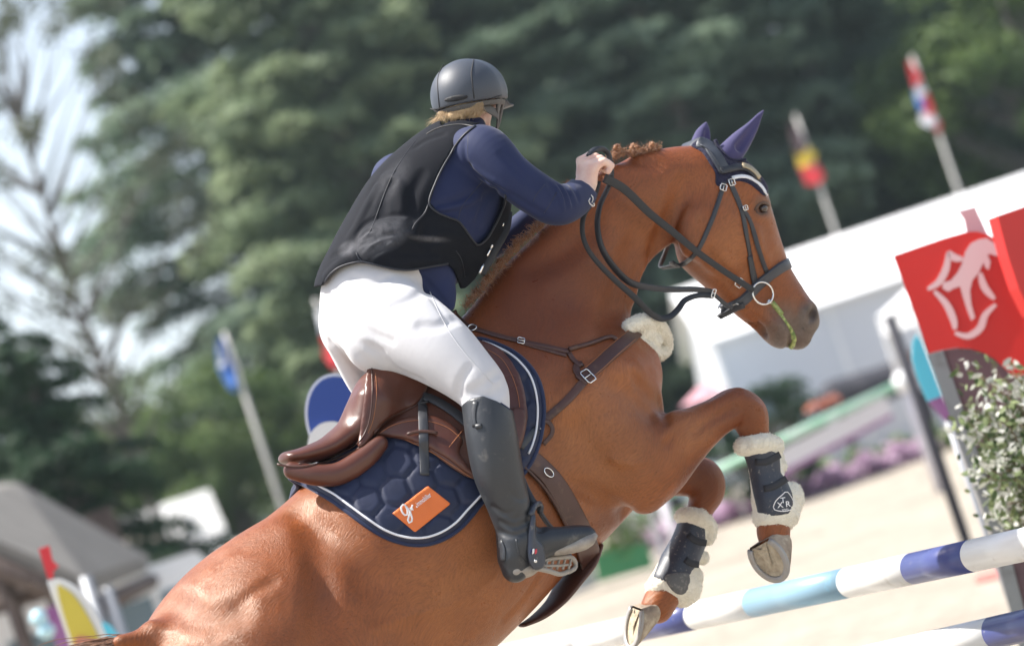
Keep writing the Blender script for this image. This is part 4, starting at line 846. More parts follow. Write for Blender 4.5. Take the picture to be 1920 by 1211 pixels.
# ================================================================== the horse
def fhorse(lo, hi, h):
    a = pix(*lo); b = pix(*hi)
    return Field(np.minimum(a, b), np.maximum(a, b), h)
FH = Field([-1.35, -2.75, 7.2], [1.02, .62, 9.62], .0085)
def build_horse(F):
    c = F.chain
    # trunk
    c([(462, 1335, 0, 222, .70), (560, 1262, 0, 276, .66), (640, 1178, 0, 252, .70), (712, 1100, 0, 238, .74), (845, 968, 0, 236, .77), (960, 852, 0, 222, .74), (1030, 785, 0, 195, .74), (1066, 750, 0, 172, .8)], k=.06)
    c([(905, 690, 0, 95, .45), (985, 640, 0, 100, .5)], k=.10, sp=1)                       # withers
    c([(1000, 860, 0, 205, .75), (1065, 850, 0, 165, .7), (1120, 835, 0, 130, .9)], k=.05)  # chest floor
    c([(1130, 745, 0, 112, 1.15), (1150, 700, 0, 92, .95)], k=.05, sp=1)                    # breast
    c([(1120, 790, .12, 118, .55), (1130, 740, .12, 108, .5)], k=.05, sp=1)
    c([(1120, 790, -.12, 118, .55), (1130, 740, -.12, 108, .5)], k=.05, sp=1)
    # neck
    c([(1000, 705, 0, 165, .52), (1032, 622, 0, 149, .46), (1094, 510, 0, 115, .44), (1156, 420, 0, 98, .46), (1218, 376, 0, 90, .52), (1278, 348, 0, 74, .66)], k=.05)
    # head
    c([(1318, 335, 0, 62, .85), (1345, 425, 0, 88, .72), (1388, 470, 0, 66, .82)], k=.03)
    c([(1340, 330, 0, 50, 1.0), (1376, 360, 0, 56, 1.1), (1400, 400, 0, 45, 1.2), (1419, 460, 0, 47, .95), (1439, 520, 0, 50, .80), (1470, 570, 0, 49, .80), (1491, 592, 0, 42, .95)], k=.03)
    c([(1320, 470, 0, 52, .95), (1368, 530, 0, 38, .95), (1412, 580, 0, 30, .95), (1446, 610, 0, 26, 1.1)], k=.03)
    c([(1330, 440, .075, 70, .35), (1350, 470, .07, 45, .4)], k=.03, sp=1)                  # cheeks
    c([(1330, 440, -.075, 70, .35), (1350, 470, -.07, 45, .4)], k=.03, sp=1)
    for sg in (1, -1):
        if sg > 0: c([(1412 - 14 * sg, 378, .062 * sg, 17, .6), (1434 - 16 * sg, 377, .045 * sg, 12, .7)], k=.022, sp=1)   # brow
        c([(1400, 430, .058 * sg, 8, .9), (1432, 512, .05 * sg, 6, .9)], k=.02, sp=1)       # face crest
        c([(1512, 588, .034 * sg, 23, .8), (1520, 602, .026 * sg, 17, .9)], k=.018, sp=1)   # nostril rims
    c([(1500, 612, 0, 26, 1.5), (1496, 632, 0, 24, 1.3)], k=.02, sp=1)                      # upper lip
    c([(1452, 612, 0, 28, 1.25), (1462, 628, 0, 25, 1.2), (1474, 634, 0, 20, 1.0)], k=.018)             # lower lip
    # near foreleg
    for sg, Lg in ((1, [(1085, 800, .17, 108, .60), (1150, 850, .19, 96, .66), (1205, 870, .19, 84, .72), (1262, 833, .20, 63, .8), (1300, 810, .20, 47, .9), (1342, 783, .20, 37, .95), (1378, 764, .20, 37, 1.), (1402, 776, .20, 37, 1.), (1413, 806, .20, 29, 1.), (1423, 840, .20, 23, 1.), (1442, 915, .20, 22, 1.), (1452, 965, .20, 28, 1.), (1450, 992, .20, 32, 1.), (1452, 1012, .20, 29, 1.)]),
                   (-1, [(1110, 800, -.14, 105, .60), (1180, 850, -.14, 82, .7), (1235, 872, -.13, 58, .8), (1285, 890, -.12, 40, .9), (1316, 897, -.12, 39, 1.), (1325, 920, -.12, 34, 1.), (1313, 955, -.12, 25, 1.), (1290, 1015, -.12, 22, 1.), (1262, 1080, -.12, 24, 1.), (1246, 1112, -.12, 32, 1.), (1232, 1138, -.12, 31, 1.)])):
        c(Lg, k=.028)
    c([(1190, 905, .20, 52, .6), (1207, 924, .20, 38, .7)], k=.03, sp=1)                    # point of the elbow
    c([(1085, 880, .16, 30, .6), (1150, 905, .19, 34, .6)], k=.05, sp=1)
    c([(1185, 900, -.1, 50, .6), (1200, 915, -.12, 36, .7)], k=.03, sp=1)
    c([(1345, 762, .225, 11, .8), (1385, 742, .225, 13, .8)], k=.02, sp=1)                  # knee ridges
    c([(1350, 800, .225, 8, .8), (1385, 775, .23, 9, .8)], k=.015, sp=1)
    # hind quarters and hind legs (below the picture)
    for sg in (1, -1):
        dx = 38 * sg
        c([(480 + dx, 1215, .10 * sg, 150, .75), (510 + dx, 1310, .13 * sg, 180, .7), (585 + dx, 1450, .16 * sg, 165, .7), (640 + dx, 1560, .17 * sg, 120, .75)], k=.10)
        c([(430 + dx, 1280, .10 * sg, 140, .7), (470 + dx, 1420, .15 * sg, 140, .7), (560 + dx, 1560, .15 * sg, 110, .7)], k=.10)
        c([(600 + dx, 1560, .16 * sg, 118, .65), (610 + dx, 1680, .16 * sg, 72, .8), (600 + dx, 1790, .16 * sg, 46, .8), (612 + dx, 1850, .16 * sg, 46, .8), (660 + dx, 1960, .16 * sg, 27, 1.), (690 + dx, 2030, .16 * sg, 33, 1.), (745 + dx, 2070, .16 * sg, 30, 1.)], k=.03)
        c([(575 + dx, 1790, .16 * sg, 26, .8), (560 + dx, 1775, .16 * sg, 22, .8)], k=.03, sp=1)
    c([(290, 1190, 0, 30, .9), (262, 1200, 0, 21, 1.), (225, 1204, 0, 15, 1.)], k=.05)      # dock of the tail
    c([(1444, 568, .07, 4.5, 1.6), (1463, 588, .075, 5, 1.6), (1480, 612, .07, 5, 1.8), (1485, 640, .04, 5, 2.5), (1478, 656, 0, 4, 4)], k=.012, sub=True)  # mouth
    c([(1405, 590, 0, 9, 1.2), (1434, 624, 0, 7, 1.2)], k=.02, sub=True, sp=1)             # chin groove
build_horse(FH)
_v, _q = FH.mesh(1); SH0 = Surf(bvh(_v, _q))
for pts, r, dep, sub, k in (
    ([(590, 1000), (602, 1070), (606, 1150), (600, 1240)], 22, .011, True, .06),           # flank
    ([(560, 960), (600, 985), (650, 1030), (700, 1090)], 25, .006, True, .05),
    ([(1236, 745), (1246, 775), (1254, 800), (1250, 830)], 6, .012, True, .02),            # fold above the foreleg
    ([(1180, 700), (1215, 740), (1236, 760)], 9, .005, True, .03),
    ([(1070, 905), (1110, 925), (1150, 945), (1172, 960)], 10, .012, True, .035),          # behind the elbow
    ([(1085, 800), (1110, 850), (1150, 890)], 24, .006, True, .05), ([(1060, 760), (1120, 700), (1190, 690)], 20, .005, False, .05), ([(900, 700), (980, 760), (1040, 860)], 22, .005, True, .06),
    ([(1010, 1080), (980, 1125), (945, 1160)], 5, .006, True, .02),
    ([(1206, 530), (1222, 480), (1245, 430), (1268, 385), (1280, 345)], 12, .010, True, .04),  # behind the jaw
    ([(1120, 640), (1150, 570), (1168, 510), (1190, 460)], 16, .007, True, .05),           # jugular groove
    ([(1188, 560), (1196, 520), (1215, 490)], 6, .006, False, .02), ([(1178, 575), (1182, 540), (1196, 505)], 5, .005, True, .02),
    ([(1385, 765), (1360, 772), (1330, 790), (1300, 812)], 5, .007, True, .02), ([(1395, 800), (1400, 780), (1390, 765)], 5, .004, True, .015),
    ([(1395, 745), (1425, 765), (1430, 790)], 6, .004, False, .02), ([(1340, 760), (1375, 742)], 8, .004, False, .02),
    ([(1330, 470), (1350, 500), (1385, 540)], 6, .004, True, .02), ([(1420, 430), (1428, 470), (1445, 505)], 7, .005, False, .02), ([(1410, 440), (1414, 480), (1428, 510)], 8, .004, True, .02),
    ([(1405, 590), (1425, 605), (1436, 625)], 4, .008, True, .012), ([(1500, 570), (1495, 590), (1500, 610)], 8, .005, True, .02),
    ([(1445, 600), (1462, 612), (1470, 630)], 8, .005, False, .02),
    ([(1408, 383), (1418, 376), (1432, 374), (1442, 380)], 6, .006, False, .014), ([(1412, 402), (1424, 408), (1438, 407)], 4, .004, False, .012),
    ([(320, 1130), (380, 1160), (440, 1150)], 25, .004, True, .05), ([(560, 960), (590, 985), (604, 1010)], 12, .003, True, .04), 
    ([(1000, 500), (1060, 470), (1110, 420)], 22, .005, True, .05), ([(1150, 300), (1180, 300), (1230, 310)], 12, .004, True, .03),
    ([(1300, 400), (1290, 430), (1300, 470)], 9, .004, False, .03),
    ([(1455, 460), (1440, 480), (1428, 520), (1410, 545)], 6, .003, False, .010), ([(1230, 850), (1190, 870), (1150, 860)], 7, .003, False, .012), ([(1300, 775), (1260, 800), (1225, 840)], 7, .003, False, .012),
    ([(700, 1180), (780, 1150), (860, 1130), (930, 1080)], 7, .0035, False, .012), ([(400, 1195), (450, 1130), (510, 1090)], 10, .0015, True, .02)):
    wr(FH, SH0, pts, r, dep, sub, k)
FH.caps([(SH0.hit(1519, 603)[0], SH0.hit(1525, 590)[0], .009, .014, 1., 1.), (SH0.hit(1525, 590)[0], SH0.hit(1528, 577)[0], .014, .011, 1., 1.)], k=.005, sub=True)
_h = SH0.hit(1431, 391); FH.cap(_h[0] + np.array([.0, 0, -.004]), _h[0] + np.array([.001, 0, -.004]), .0165, .0165, k=.006, sub=True)
horse = thing('horse', 'chestnut horse in tack jumping over the striped poles', 'horse', tuple(toW(ht(640, 2080, 0))[0]))
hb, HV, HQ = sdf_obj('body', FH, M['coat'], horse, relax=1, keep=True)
_px = CX + HV[:, 0] * FX / HV[:, 2]; _py = CY - HV[:, 1] * FX / HV[:, 2]
def blob(px, py, r0, r1): return np.clip(1 - (np.hypot(_px - px, _py - py) - r0) / (r1 - r0), 0, 1)
skin = np.maximum.reduce([blob(1500, 645, 46, 92) * .95, blob(1525, 600, 26, 48), blob(1455, 630, 20, 42) * .8, blob(1478, 600, 15, 48) * .75, blob(1455, 580, 5, 26) * .6, blob(1432, 388, 7, 26) * .75])
nost = blob(1525, 589, 6, 15)
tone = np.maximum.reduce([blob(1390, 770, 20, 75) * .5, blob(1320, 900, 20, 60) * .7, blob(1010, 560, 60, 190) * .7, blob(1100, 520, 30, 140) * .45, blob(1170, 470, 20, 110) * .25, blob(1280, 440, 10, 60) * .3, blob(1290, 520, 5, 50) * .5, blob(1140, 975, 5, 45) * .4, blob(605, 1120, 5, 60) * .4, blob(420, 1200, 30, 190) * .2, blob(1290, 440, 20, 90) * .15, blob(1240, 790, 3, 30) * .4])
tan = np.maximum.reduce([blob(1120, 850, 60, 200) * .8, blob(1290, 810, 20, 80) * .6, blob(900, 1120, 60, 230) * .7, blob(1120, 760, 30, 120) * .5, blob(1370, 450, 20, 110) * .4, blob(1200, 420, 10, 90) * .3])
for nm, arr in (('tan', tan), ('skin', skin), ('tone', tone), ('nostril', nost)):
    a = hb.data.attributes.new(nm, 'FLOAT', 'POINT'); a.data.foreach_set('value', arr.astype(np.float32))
BH = bvh(HV, HQ); SH = Surf(BH)
print('horse verts', len(HV))
# ------------------------------------------------------------------ straps, buckles, writing
def cflip(F): return [tuple(f)[::-1] for f in F]
class CB(MB):
    """collects shapes given in C space; every added shape becomes an object of its own unless joined"""
    def __init__(s): super().__init__(); s.st = []; s.fs = []
    def add(s, V, F): s.st.append(len(s.V)); s.fs.append(len(s.F)); return super().add(V, F)
    def join(s, k): del s.st[-k + 1:]; del s.fs[-k + 1:]
    def strap(s, pts, w, th=.0035, surf=None, off=.001, n=5, loop=False, smooth=3, rnd=False, nrm=None):
        """pts pixels (dropped on surf) or (px,py,t); w px wide"""
        pts = np.array(pts, float)
        if pts.shape[1] == 2:
            Q = resample(spline(pts, n), 6); P, N = surf.drop(Q, off, smooth)
        else:
            Q = resample(spline(pts, n), 6); P = np.array([ht(*q) for q in Q]); N = np.tile(np.array([0, 0, -1.]) if nrm is None else nrm, (len(P), 1))
        if loop:
            Pm, Nm = mirror(P)[::-1], (N - 2 * (N @ LAT)[:, None] * LAT)[::-1]
            P = np.vstack([P, Pm]); N = np.vstack([N, Nm]); k = len(P)
        W_ = (np.interp(np.linspace(0, 1, len(P)), np.linspace(0, 1, len(w)), w) if np.ndim(w) else np.full(len(P), float(w))) * S0 / FX
        if loop: W_ = np.full(len(P), (w[0] if np.ndim(w) else w) * S0 / FX)
        if rnd: V, F = tube(P, W_ / 2, 8)
        else: V, F = tube(P, 0, flat=(N, W_, th))
        s.add(V, F); s.last = (P, N); return s
    def both(s, *a, **k):
        i = len(s.V); s.strap(*a, **k); V = s.V[i]; F = [tuple(q - (s.n - len(V)) for q in f) for f in s.F if min(f) >= s.n - len(V)]
        s.add(mirror(V), cflip(F)); return s
    def ring(s, c, a, b, r, n=28, m=6):
        P = [c + a * math.cos(2 * math.pi * i / n) + b * math.sin(2 * math.pi * i / n) for i in range(n)]
        V, F = tube(P, r, m, closed=True); return s.add(V, F)
    def go(s, name, m, parent=None, smooth=True, split=True):
        if not split or len(s.st) < 2: return s.build(name, m, parent, smooth, True, True)
        out = []; off = np.cumsum([0] + [len(v) for v in s.V])
        for i in range(len(s.st)):
            a, b_ = s.st[i], (s.st[i + 1] if i + 1 < len(s.st) else len(s.V)); fa, fb = s.fs[i], (s.fs[i + 1] if i + 1 < len(s.fs) else len(s.F))
            out.append(mesh_obj(name, toW(np.vstack(s.V[a:b_])), [tuple(q - int(off[a]) for q in f) for f in s.F[fa:fb]], m, parent, smooth))
        return out[0]
def frame_at(surf, px, py, ang, off=.004, t=None):
    """origin + in-surface axes (u along image angle, v across), n out"""
    if t is None: h = surf.hit(px, py); c, n = h[0], h[1]
    else: c, n = ht(px, py, t), np.array([0, 0, -1.])
    d = np.array([math.cos(ang), -math.sin(ang), 0]); u = norm(d - n * (d @ n)); v = np.cross(n, u)
    return c + n * off, u, v, n
def buckle(cb, surf, px, py, ang, L=13, Wd=11, r=1.1, t=None, off=.005):
    c, u, v, n = frame_at(surf, px, py, ang, off, t); k = S0 / FX
    P = [c + u * a * L / 2 * k + v * b * Wd / 2 * k for a, b in ((-1, -.7), (-.8, -1), (.8, -1), (1, -.7), (1, .7), (.8, 1), (-.8, 1), (-1, .7))]
    V, F = tube(P, r * k, 6, closed=True); cb.add(V, F)
    V, F = tube([c - u * L / 2 * k, c + u * L / 2 * k + n * .001], .8 * r * k, 6); cb.add(V, F); cb.join(2)
def text_mesh(txt, size=1.0, ext=0.0):
    cu = bpy.data.curves.new('txt', 'FONT'); cu.body = txt; cu.size = size; cu.resolution_u = 3; cu.offset = .012
    o = bpy.data.objects.new('txt', cu); COL.objects.link(o)
    me = bpy.data.meshes.new_from_object(o.evaluated_get(bpy.context.evaluated_depsgraph_get()))
    V = np.array([v.co[:] for v in me.vertices]).reshape(-1, 3); F = [tuple(p.vertices) for p in me.polygons]
    bpy.data.objects.remove(o); bpy.data.curves.remove(cu); bpy.data.meshes.remove(me)
    return V, F
def text_on(cb, surf, txt, px, py, ang, size, off=.0012, sx=1.0, shear=0.0):
    V, F = text_mesh(txt); c, s = math.cos(ang), math.sin(ang)
    bm = bmesh.new(); vv = [bm.verts.new(v) for v in V]
    for f in F:
        try: bm.faces.new([vv[i] for i in f])
        except ValueError: pass
    P = []
    for v in bm.verts:
        x, y = (v.co.x * sx + v.co.y * shear) * size, v.co.y * size; P.append((px + x * c + y * s, py + x * s - y * c))
    bm.free()
    H = [surf.hit(*p) for p in P]
    A = np.array([(h[0] + h[1] * off) if h else pix(*p, S0) for h, p in zip(H, P)])
    cb.add(A, cflip(F))
# ------------------------------------------------------------------ hooves
def hoof(parent, sole, toe, n, top, L, Wd, r_top):
    toe = norm(toe - n * (toe @ n)); w = np.cross(n, toe); m = 28
    ang = np.linspace(0, 2 * math.pi, m, endpoint=False)
    def ringpts(c, a, b, cut=-.72): return [c + toe * a * max(math.cos(q), cut) + w * b * math.sin(q) for q in ang]
    V = []; F = []
    lv = [(sole, L, Wd), (sole * .97 + top * .03, L * 1.0, Wd * 1.0), (sole * .5 + top * .5, L * .80, Wd * .86), (sole * .1 + top * .9, L * .58, Wd * .72), (top, L * .52, Wd * .66)]
    for c, a, b in lv: V += ringpts(c, a, b)
    for i in range(len(lv) - 1):
        for k in range(m): F.append((i * m + k, i * m + (k + 1) % m, (i + 1) * m + (k + 1) % m, (i + 1) * m + k))
    F.append(tuple(range(4 * m, 5 * m)))
    h = mesh_obj('hoof', toW(np.array(V)), F, M['hoof'], parent)
    # shoe: a U of flat bar on the sole
    q = np.linspace(-2.35, 2.35, 26)
    P = [sole + n * .004 + toe * L * .90 * max(math.cos(a), -.74) + w * Wd * .88 * math.sin(a) for a in q]
    V, Fs = tube(P, 0, flat=(np.tile(n, (len(P), 1)), .019, .009)); mesh_obj('shoe', toW(V), Fs, M['shoe'], h)
    # packed sole and frog
    V = [sole + n * .001]; V += ringpts(sole + n * .001, L * .88, Wd * .86)
    F = [(0, 1 + k, 1 + (k + 1) % m) for k in range(m)]; b = len(V)
    V += [sole + n * .009 + toe * L * .35, sole + n * .004 - toe * L * .66 + w * Wd * .42, sole + n * .010 - toe * L * .45, sole + n * .004 - toe * L * .66 - w * Wd * .42]
    F += [(b, b + 1, b + 2), (b, b + 2, b + 3)]
    mesh_obj('sole', toW(np.array(V)), F, M['sole'], h)
tn = .20
hoof(horse, ht(1441, 1046, tn) + np.array([0, 0, -.02]), np.array([.56, -.83, 0]), norm((-.58, -.36, -.72)), ht(1462, 1014, tn), .078, .068, 0)
hoof(horse, ht(1190, 1172, -.12), np.array([-.16, -.98, .0]), norm((-.93, .17, -.34)), ht(1230, 1144, -.12), .078, .066, 0)
for sg in (1, -1):
    b = ht(785 + 38 * sg, 2105, .16 * sg); hoof(horse, b, norm((.6, -.6, .3)), norm((-.4, -.9, 0)), ht(755 + 38 * sg, 2072, .16 * sg), .075, .065, 0)
# ------------------------------------------------------------------ eyes
for sg in (1, -1):
    c = ht(1431 - 13 * (sg < 0) * 2, 391, 0) + LAT * .058 * sg
    if sg > 0: c = _h[0] + np.array([0, 0, .0105])
    bm = bmesh.new(); bmesh.ops.create_icosphere(bm, subdivisions=3, radius=.0150)
    e = mesh_obj('eye', toW(c) + np.array([v.co[:] for v in bm.verts]), [tuple(v.index for v in f.verts) for f in bm.faces], M['eye'], horse); bm.free()
lid = CB()
lid.strap([(1416, 395), (1422, 384), (1432, 380), (1441, 385)], 7, .006, SH, -.001, rnd=True); lid.strap([(1418, 397), (1426, 402), (1438, 399)], 5, .006, SH, -.001, rnd=True)
M['lid'] = pm('dark_eyelid', (.085, .045, .028), .5, bump=(150, .5, .002))
lid.go('eyelid', M['lid'], horse)
mo = CB(); q_ = np.random.default_rng(3)
for pts, w_ in (([(1446, 568), (1455, 576), (1467, 590)], 9), ([(1460, 582), (1474, 600), (1484, 620), (1487, 636)], 7), ([(1486, 622), (1489, 640), (1480, 654)], 8), ([(1450, 572), (1462, 588), (1476, 606)], 6)):
    Q = np.array(pts, float); mo.strap(Q + q_.normal(0, .8, Q.shape), w_ * 1.35, .004, SH, -.0042, rnd=True)
mo.go('mouth_foam', M['green_foam'], horse)
# ------------------------------------------------------------------ mane, braids, tail
def strands(name, m, parent, roots, dirs, length, curl, rad, seg=6, seed=3, group=None):
    R = np.random.default_rng(seed); V = []; F = []; n = 0
    for p, d, L in zip(roots, dirs, length):
        P = [np.array(p)]; d = norm(d); ax = norm(R.normal(size=3)); ph = R.uniform(0, 6.28)
        for i in range(seg):
            d = norm(d + curl * .35 * R.normal(size=3) + np.array([SRL * .0, -.10, 0])); P.append(P[-1] + d * L / seg + norm(np.cross(d, ax)) * math.sin(ph + i * 1.5) * curl * L * .09)
        q = np.linspace(1, .35, seg + 1) * rad
        v, f = tube(P, q, 3, cap=False); V.append(v); F.append(np.array(f) + n); n += len(v)
    return mesh_obj(name, toW(np.vstack(V)), np.vstack(F), m, parent)
crest = resample(spline([(868, 572), (890, 548), (915, 520), (940, 488), (968, 455), (1000, 428), (1040, 392), (1085, 345), (1120, 312), (1150, 292), (1185, 283), (1225, 278), (1270, 274), (1300, 272)], 6), 2.0)
R = np.random.default_rng(5); rt = []; dr = []; ln = []
for i, c in enumerate(crest):
    dirn = norm(np.gradient(crest, axis=0)[i]); low = c[0] < 1035; nn = 8 if low else (9 if c[0] < 1238 else 0)
    for _ in range(nn):
        t = R.uniform(-.012, .05 if low else .02); dep = R.uniform(1, 9 if low else 7)
        rt.append(ht(c[0] + dirn[1] * -dep, c[1] + dirn[0] * dep, t + .012))
        dr.append(np.array([R.normal(.0, .5) + (.1 if low else -.2), R.normal(.35, .4) if low else R.normal(.5, .3), -.5])); ln.append(R.uniform(.012, .042) if low else R.uniform(.014, .035))
mane = strands('mane', M['mane'], horse, rt, dr, ln, 1.1, .0011)
BR = np.random.default_rng(9)
for (bx, by, s) in ((1150, 291, 9), (1157, 279, 10), (1189, 278, 11), (1187, 288, 8), (1224, 276, 11), (1221, 284, 8), (1010, 424, 9), (968, 456, 9), (938, 492, 10), (915, 522, 9), (1066, 345, 8), (893, 548, 8)):
    mb = CB()
    for k in range(7):
        a = BR.uniform(0, 6.28); p = ht(bx + math.cos(a) * s * .35, by + math.sin(a) * s * .45, BR.uniform(0, .015)); bm = bmesh.new(); bmesh.ops.create_icosphere(bm, subdivisions=2, radius=s * .5 * S0 / FX)
        mb.add(np.array([v.co[:] for v in bm.verts]) * (1 + .12 * BR.normal(size=(len(bm.verts), 1))) + p, [tuple(v.index for v in f.verts) for f in bm.faces]); bm.free()
    bo = mb.go('mane_braid', M['mane'], horse, split=False)
    q_ = BR.normal(size=(70, 3)); q_ /= np.linalg.norm(q_, axis=1)[:, None]; c_ = ht(bx, by, .008)
    hw = strands('loose_hair', M['mane'], bo, c_ + q_ * s * .7 * S0 / FX, q_ + np.array([0, .5, 0]), BR.uniform(.006, .018, 70), 1.2, .0007, seg=4, seed=int(bx)); hw['kind'] = 'stuff'
rt = []; dr = []; ln = []
for i in range(900):
    a = R.uniform(0, 6.28); q = R.uniform(0, 1); rt.append(ht(268 - 25 * q, 1201 + 4 * q, 0) + np.array([0, math.sin(a) * .016, math.cos(a) * .02])); dr.append(np.array([-1, -.16 + .1 * R.normal(), .1 * R.normal()])); ln.append(R.uniform(.3, .7))
M['tail'] = pm('tail_hair', (.20, .085, .035), .5, var=(60, (.10, .04, .018)), sheen=.3)
strands('tail', M['tail'], horse, rt, dr, ln, .10, .0016, seg=10)
# ------------------------------------------------------------------ ear bonnet
bon = thing('ear_bonnet', 'navy ear bonnet with white cord edge over the horse ears', 'ear bonnet', tuple(toW(ht(1345, 300, 0))[0]))
FE = Field(*[np.array(q) for q in (np.minimum(pix(1270, 380, 8.7), pix(1470, 180, 8.7)) - [0, 0, .2], np.maximum(pix(1270, 380, 8.7), pix(1470, 180, 8.7)) + [0, 0, .55])], .0035)
FE.chain([(1368, 290, .055, 25, .8), (1388, 266, .058, 20.5, .75), (1408, 242, .06, 13, .7), (1423, 219, .06, 6, .8), (1432, 207, .06, 1.5, 1)], k=.008)
FE.chain([(1387, 276, .085, 9, 1.), (1408, 246, .08, 6, 1.), (1424, 222, .075, 3, 1.)], k=.012, sub=True)
o, EV, EQ = sdf_obj('ear_cover', FE, M['bonnet'], bon, keep=True)
FE2 = Field(*[np.array(q) for q in (np.minimum(pix(1270, 380, 8.7), pix(1470, 180, 8.7)) - [0, 0, .2], np.maximum(pix(1270, 380, 8.7), pix(1470, 180, 8.7)) + [0, 0, .55])], .0035)
FE2.chain([(1313, 274, -.055, 20, .8), (1317, 256, -.058, 16, .75), (1321, 243, -.06, 10, .7), (1324, 230, -.06, 2, .8)], k=.008)
FE2.chain([(1326, 262, -.035, 6, 1.), (1327, 246, -.04, 4, 1.)], k=.012, sub=True)
sdf_obj('ear_cover', FE2, M['bonnet'], bon)
lace = [(1296, 274), (1316, 286), (1331, 308), (1341, 325), (1342, 346), (1354, 350), (1366, 343), (1385, 340), (1404, 345), (1420, 357), (1434, 368), (1440, 352), (1424, 326), (1402, 304), (1385, 296), (1365, 292), (1345, 272), (1330, 262), (1310, 262)]
def scallop(x, y): return .0018 * np.sin(x * 1.1) * np.sin(y * 1.1)
V, F = patch(lace, SH, step=4, thick=.004, off=.001, edge=3, disp=scallop, smooth_outline=3)
mb = CB(); mb.add(V, F); mb.add(mirror(V), cflip(F)); mb.go('lace_cap', M['bonnet_lace'], bon)
mb = CB(); mb.strap([(1371, 335), (1389, 332), (1407, 336), (1424, 349), (1435, 366)], 7, .005, SH, .006, loop=True); mb.go('white_cord', M['white_cord'], bon)
mb = CB(); mb.strap([(1341, 262), (1348, 276), (1360, 292), (1372, 300), (1388, 301), (1398, 299)], 7, .006, Surf(BH, bvh(EV, EQ)), .001, rnd=True); mb.go('lace_trim', M['bonnet_lace'], bon)
# ------------------------------------------------------------------ bridle
bri = thing('bridle', 'black leather bridle with padded noseband and steel loose ring bit', 'bridle', tuple(toW(ht(1400, 560, 0))[0]))
def part(name, m, parent, *calls):
    cb = CB()
    for c in calls: c(cb)
    return cb.go(name, m, parent)
SB = Surf(BH, bvh(V, F))
part('headpiece', M['grey_strap'], bri, lambda c: c.strap([(1310, 268), (1325, 272), (1338, 288), (1350, 307), (1358, 322)][::-1], 24, .008, SB, .004, loop=True),
     lambda c: c.both([(1312, 275), (1326, 284), (1338, 300), (1352, 322)], 2, .002, SB, .010, rnd=True))
part('browband', M['black_strap'], bri, lambda c: c.strap([(1350, 322), (1368, 318), (1388, 315), (1405, 322), (1420, 338)], 14, .006, SB, .007, loop=True))
M['plate'] = pm('brass_plate', (.42, .34, .22), .35, metal=.6, bump=(90, .6, .003))
bp = part('nameplate', M['plate'], bri, lambda c: c.strap([(1388, 314), (1400, 317), (1412, 327), (1420, 338)], 12, .004, SB, .0125))
part('cheekpiece', M['black_strap'], bri, lambda c: c.both([(1362, 325), (1370, 345), (1390, 395), (1401, 452), (1411, 506), (1419, 541)], 11, .004, SH, .002), lambda c: c.both([(1404, 480), (1410, 508), (1417, 540)], 13, .004, SH, .004))
part('noseband_hanger', M['black_strap'], bri, lambda c: c.both([(1388, 390), (1400, 404), (1411, 430), (1423, 469), (1437, 510)], 9, .0035, SH, .0035))
part('throatlatch', M['black_strap'], bri, lambda c: c.strap([(1359, 333), (1354, 355), (1341, 395), (1328, 428), (1311, 464), (1293, 486), (1276, 497), (1258, 494)], 9, .0035, SH, .003, loop=True))
part('noseband', M['grey_strap'], bri, lambda c: c.strap([(1366, 577), (1394, 563), (1419, 537), (1444, 516), (1464, 502), (1479, 494)], 21, .009, SH, .002, loop=True),
     lambda c: c.both([(1372, 567), (1394, 554), (1417, 530), (1442, 508), (1468, 491)], 3, .003, SH, .010, rnd=True))
part('crank_strap', M['black_strap'], bri, lambda c: c.both([(1352, 590), (1364, 584), (1380, 575), (1395, 570)], 12, .005, SH, .011))
bb = CB()
for q in ((1354, 353, 1.95, 13, 13), (1370, 343, 1.3, 13, 12), (1394, 391, 1.25, 9, 11), (1381, 573, -.55, 13, 14), (1385, 529, .65, 14, 17)): buckle(bb, SH, q[0], q[1], q[2], q[3], q[4], off=.010)
bb.go('buckle', M['steel'], bri)
c0, u, v, n = frame_at(SH, 1423, 552, 0, .022); k = S0 / FX
bit = CB(); bit.ring(c0, u * 24 * k, v * 22 * k, 2.0 * k); bit.ring(mirror([c0])[0], (u - 2 * (u @ LAT) * LAT) * 24 * k, (v - 2 * (v @ LAT) * LAT) * 22 * k, 2.0 * k)
V1, F1 = tube([SH.hit(1441, 566)[0] + n * .012, SH.hit(1441, 566)[0] - LAT * .02, mirror([SH.hit(1441, 566)[0]])[0]], 5 * k, 8); bit.add(V1, F1); bit.go('bit', M['steel'], bri, split=False)
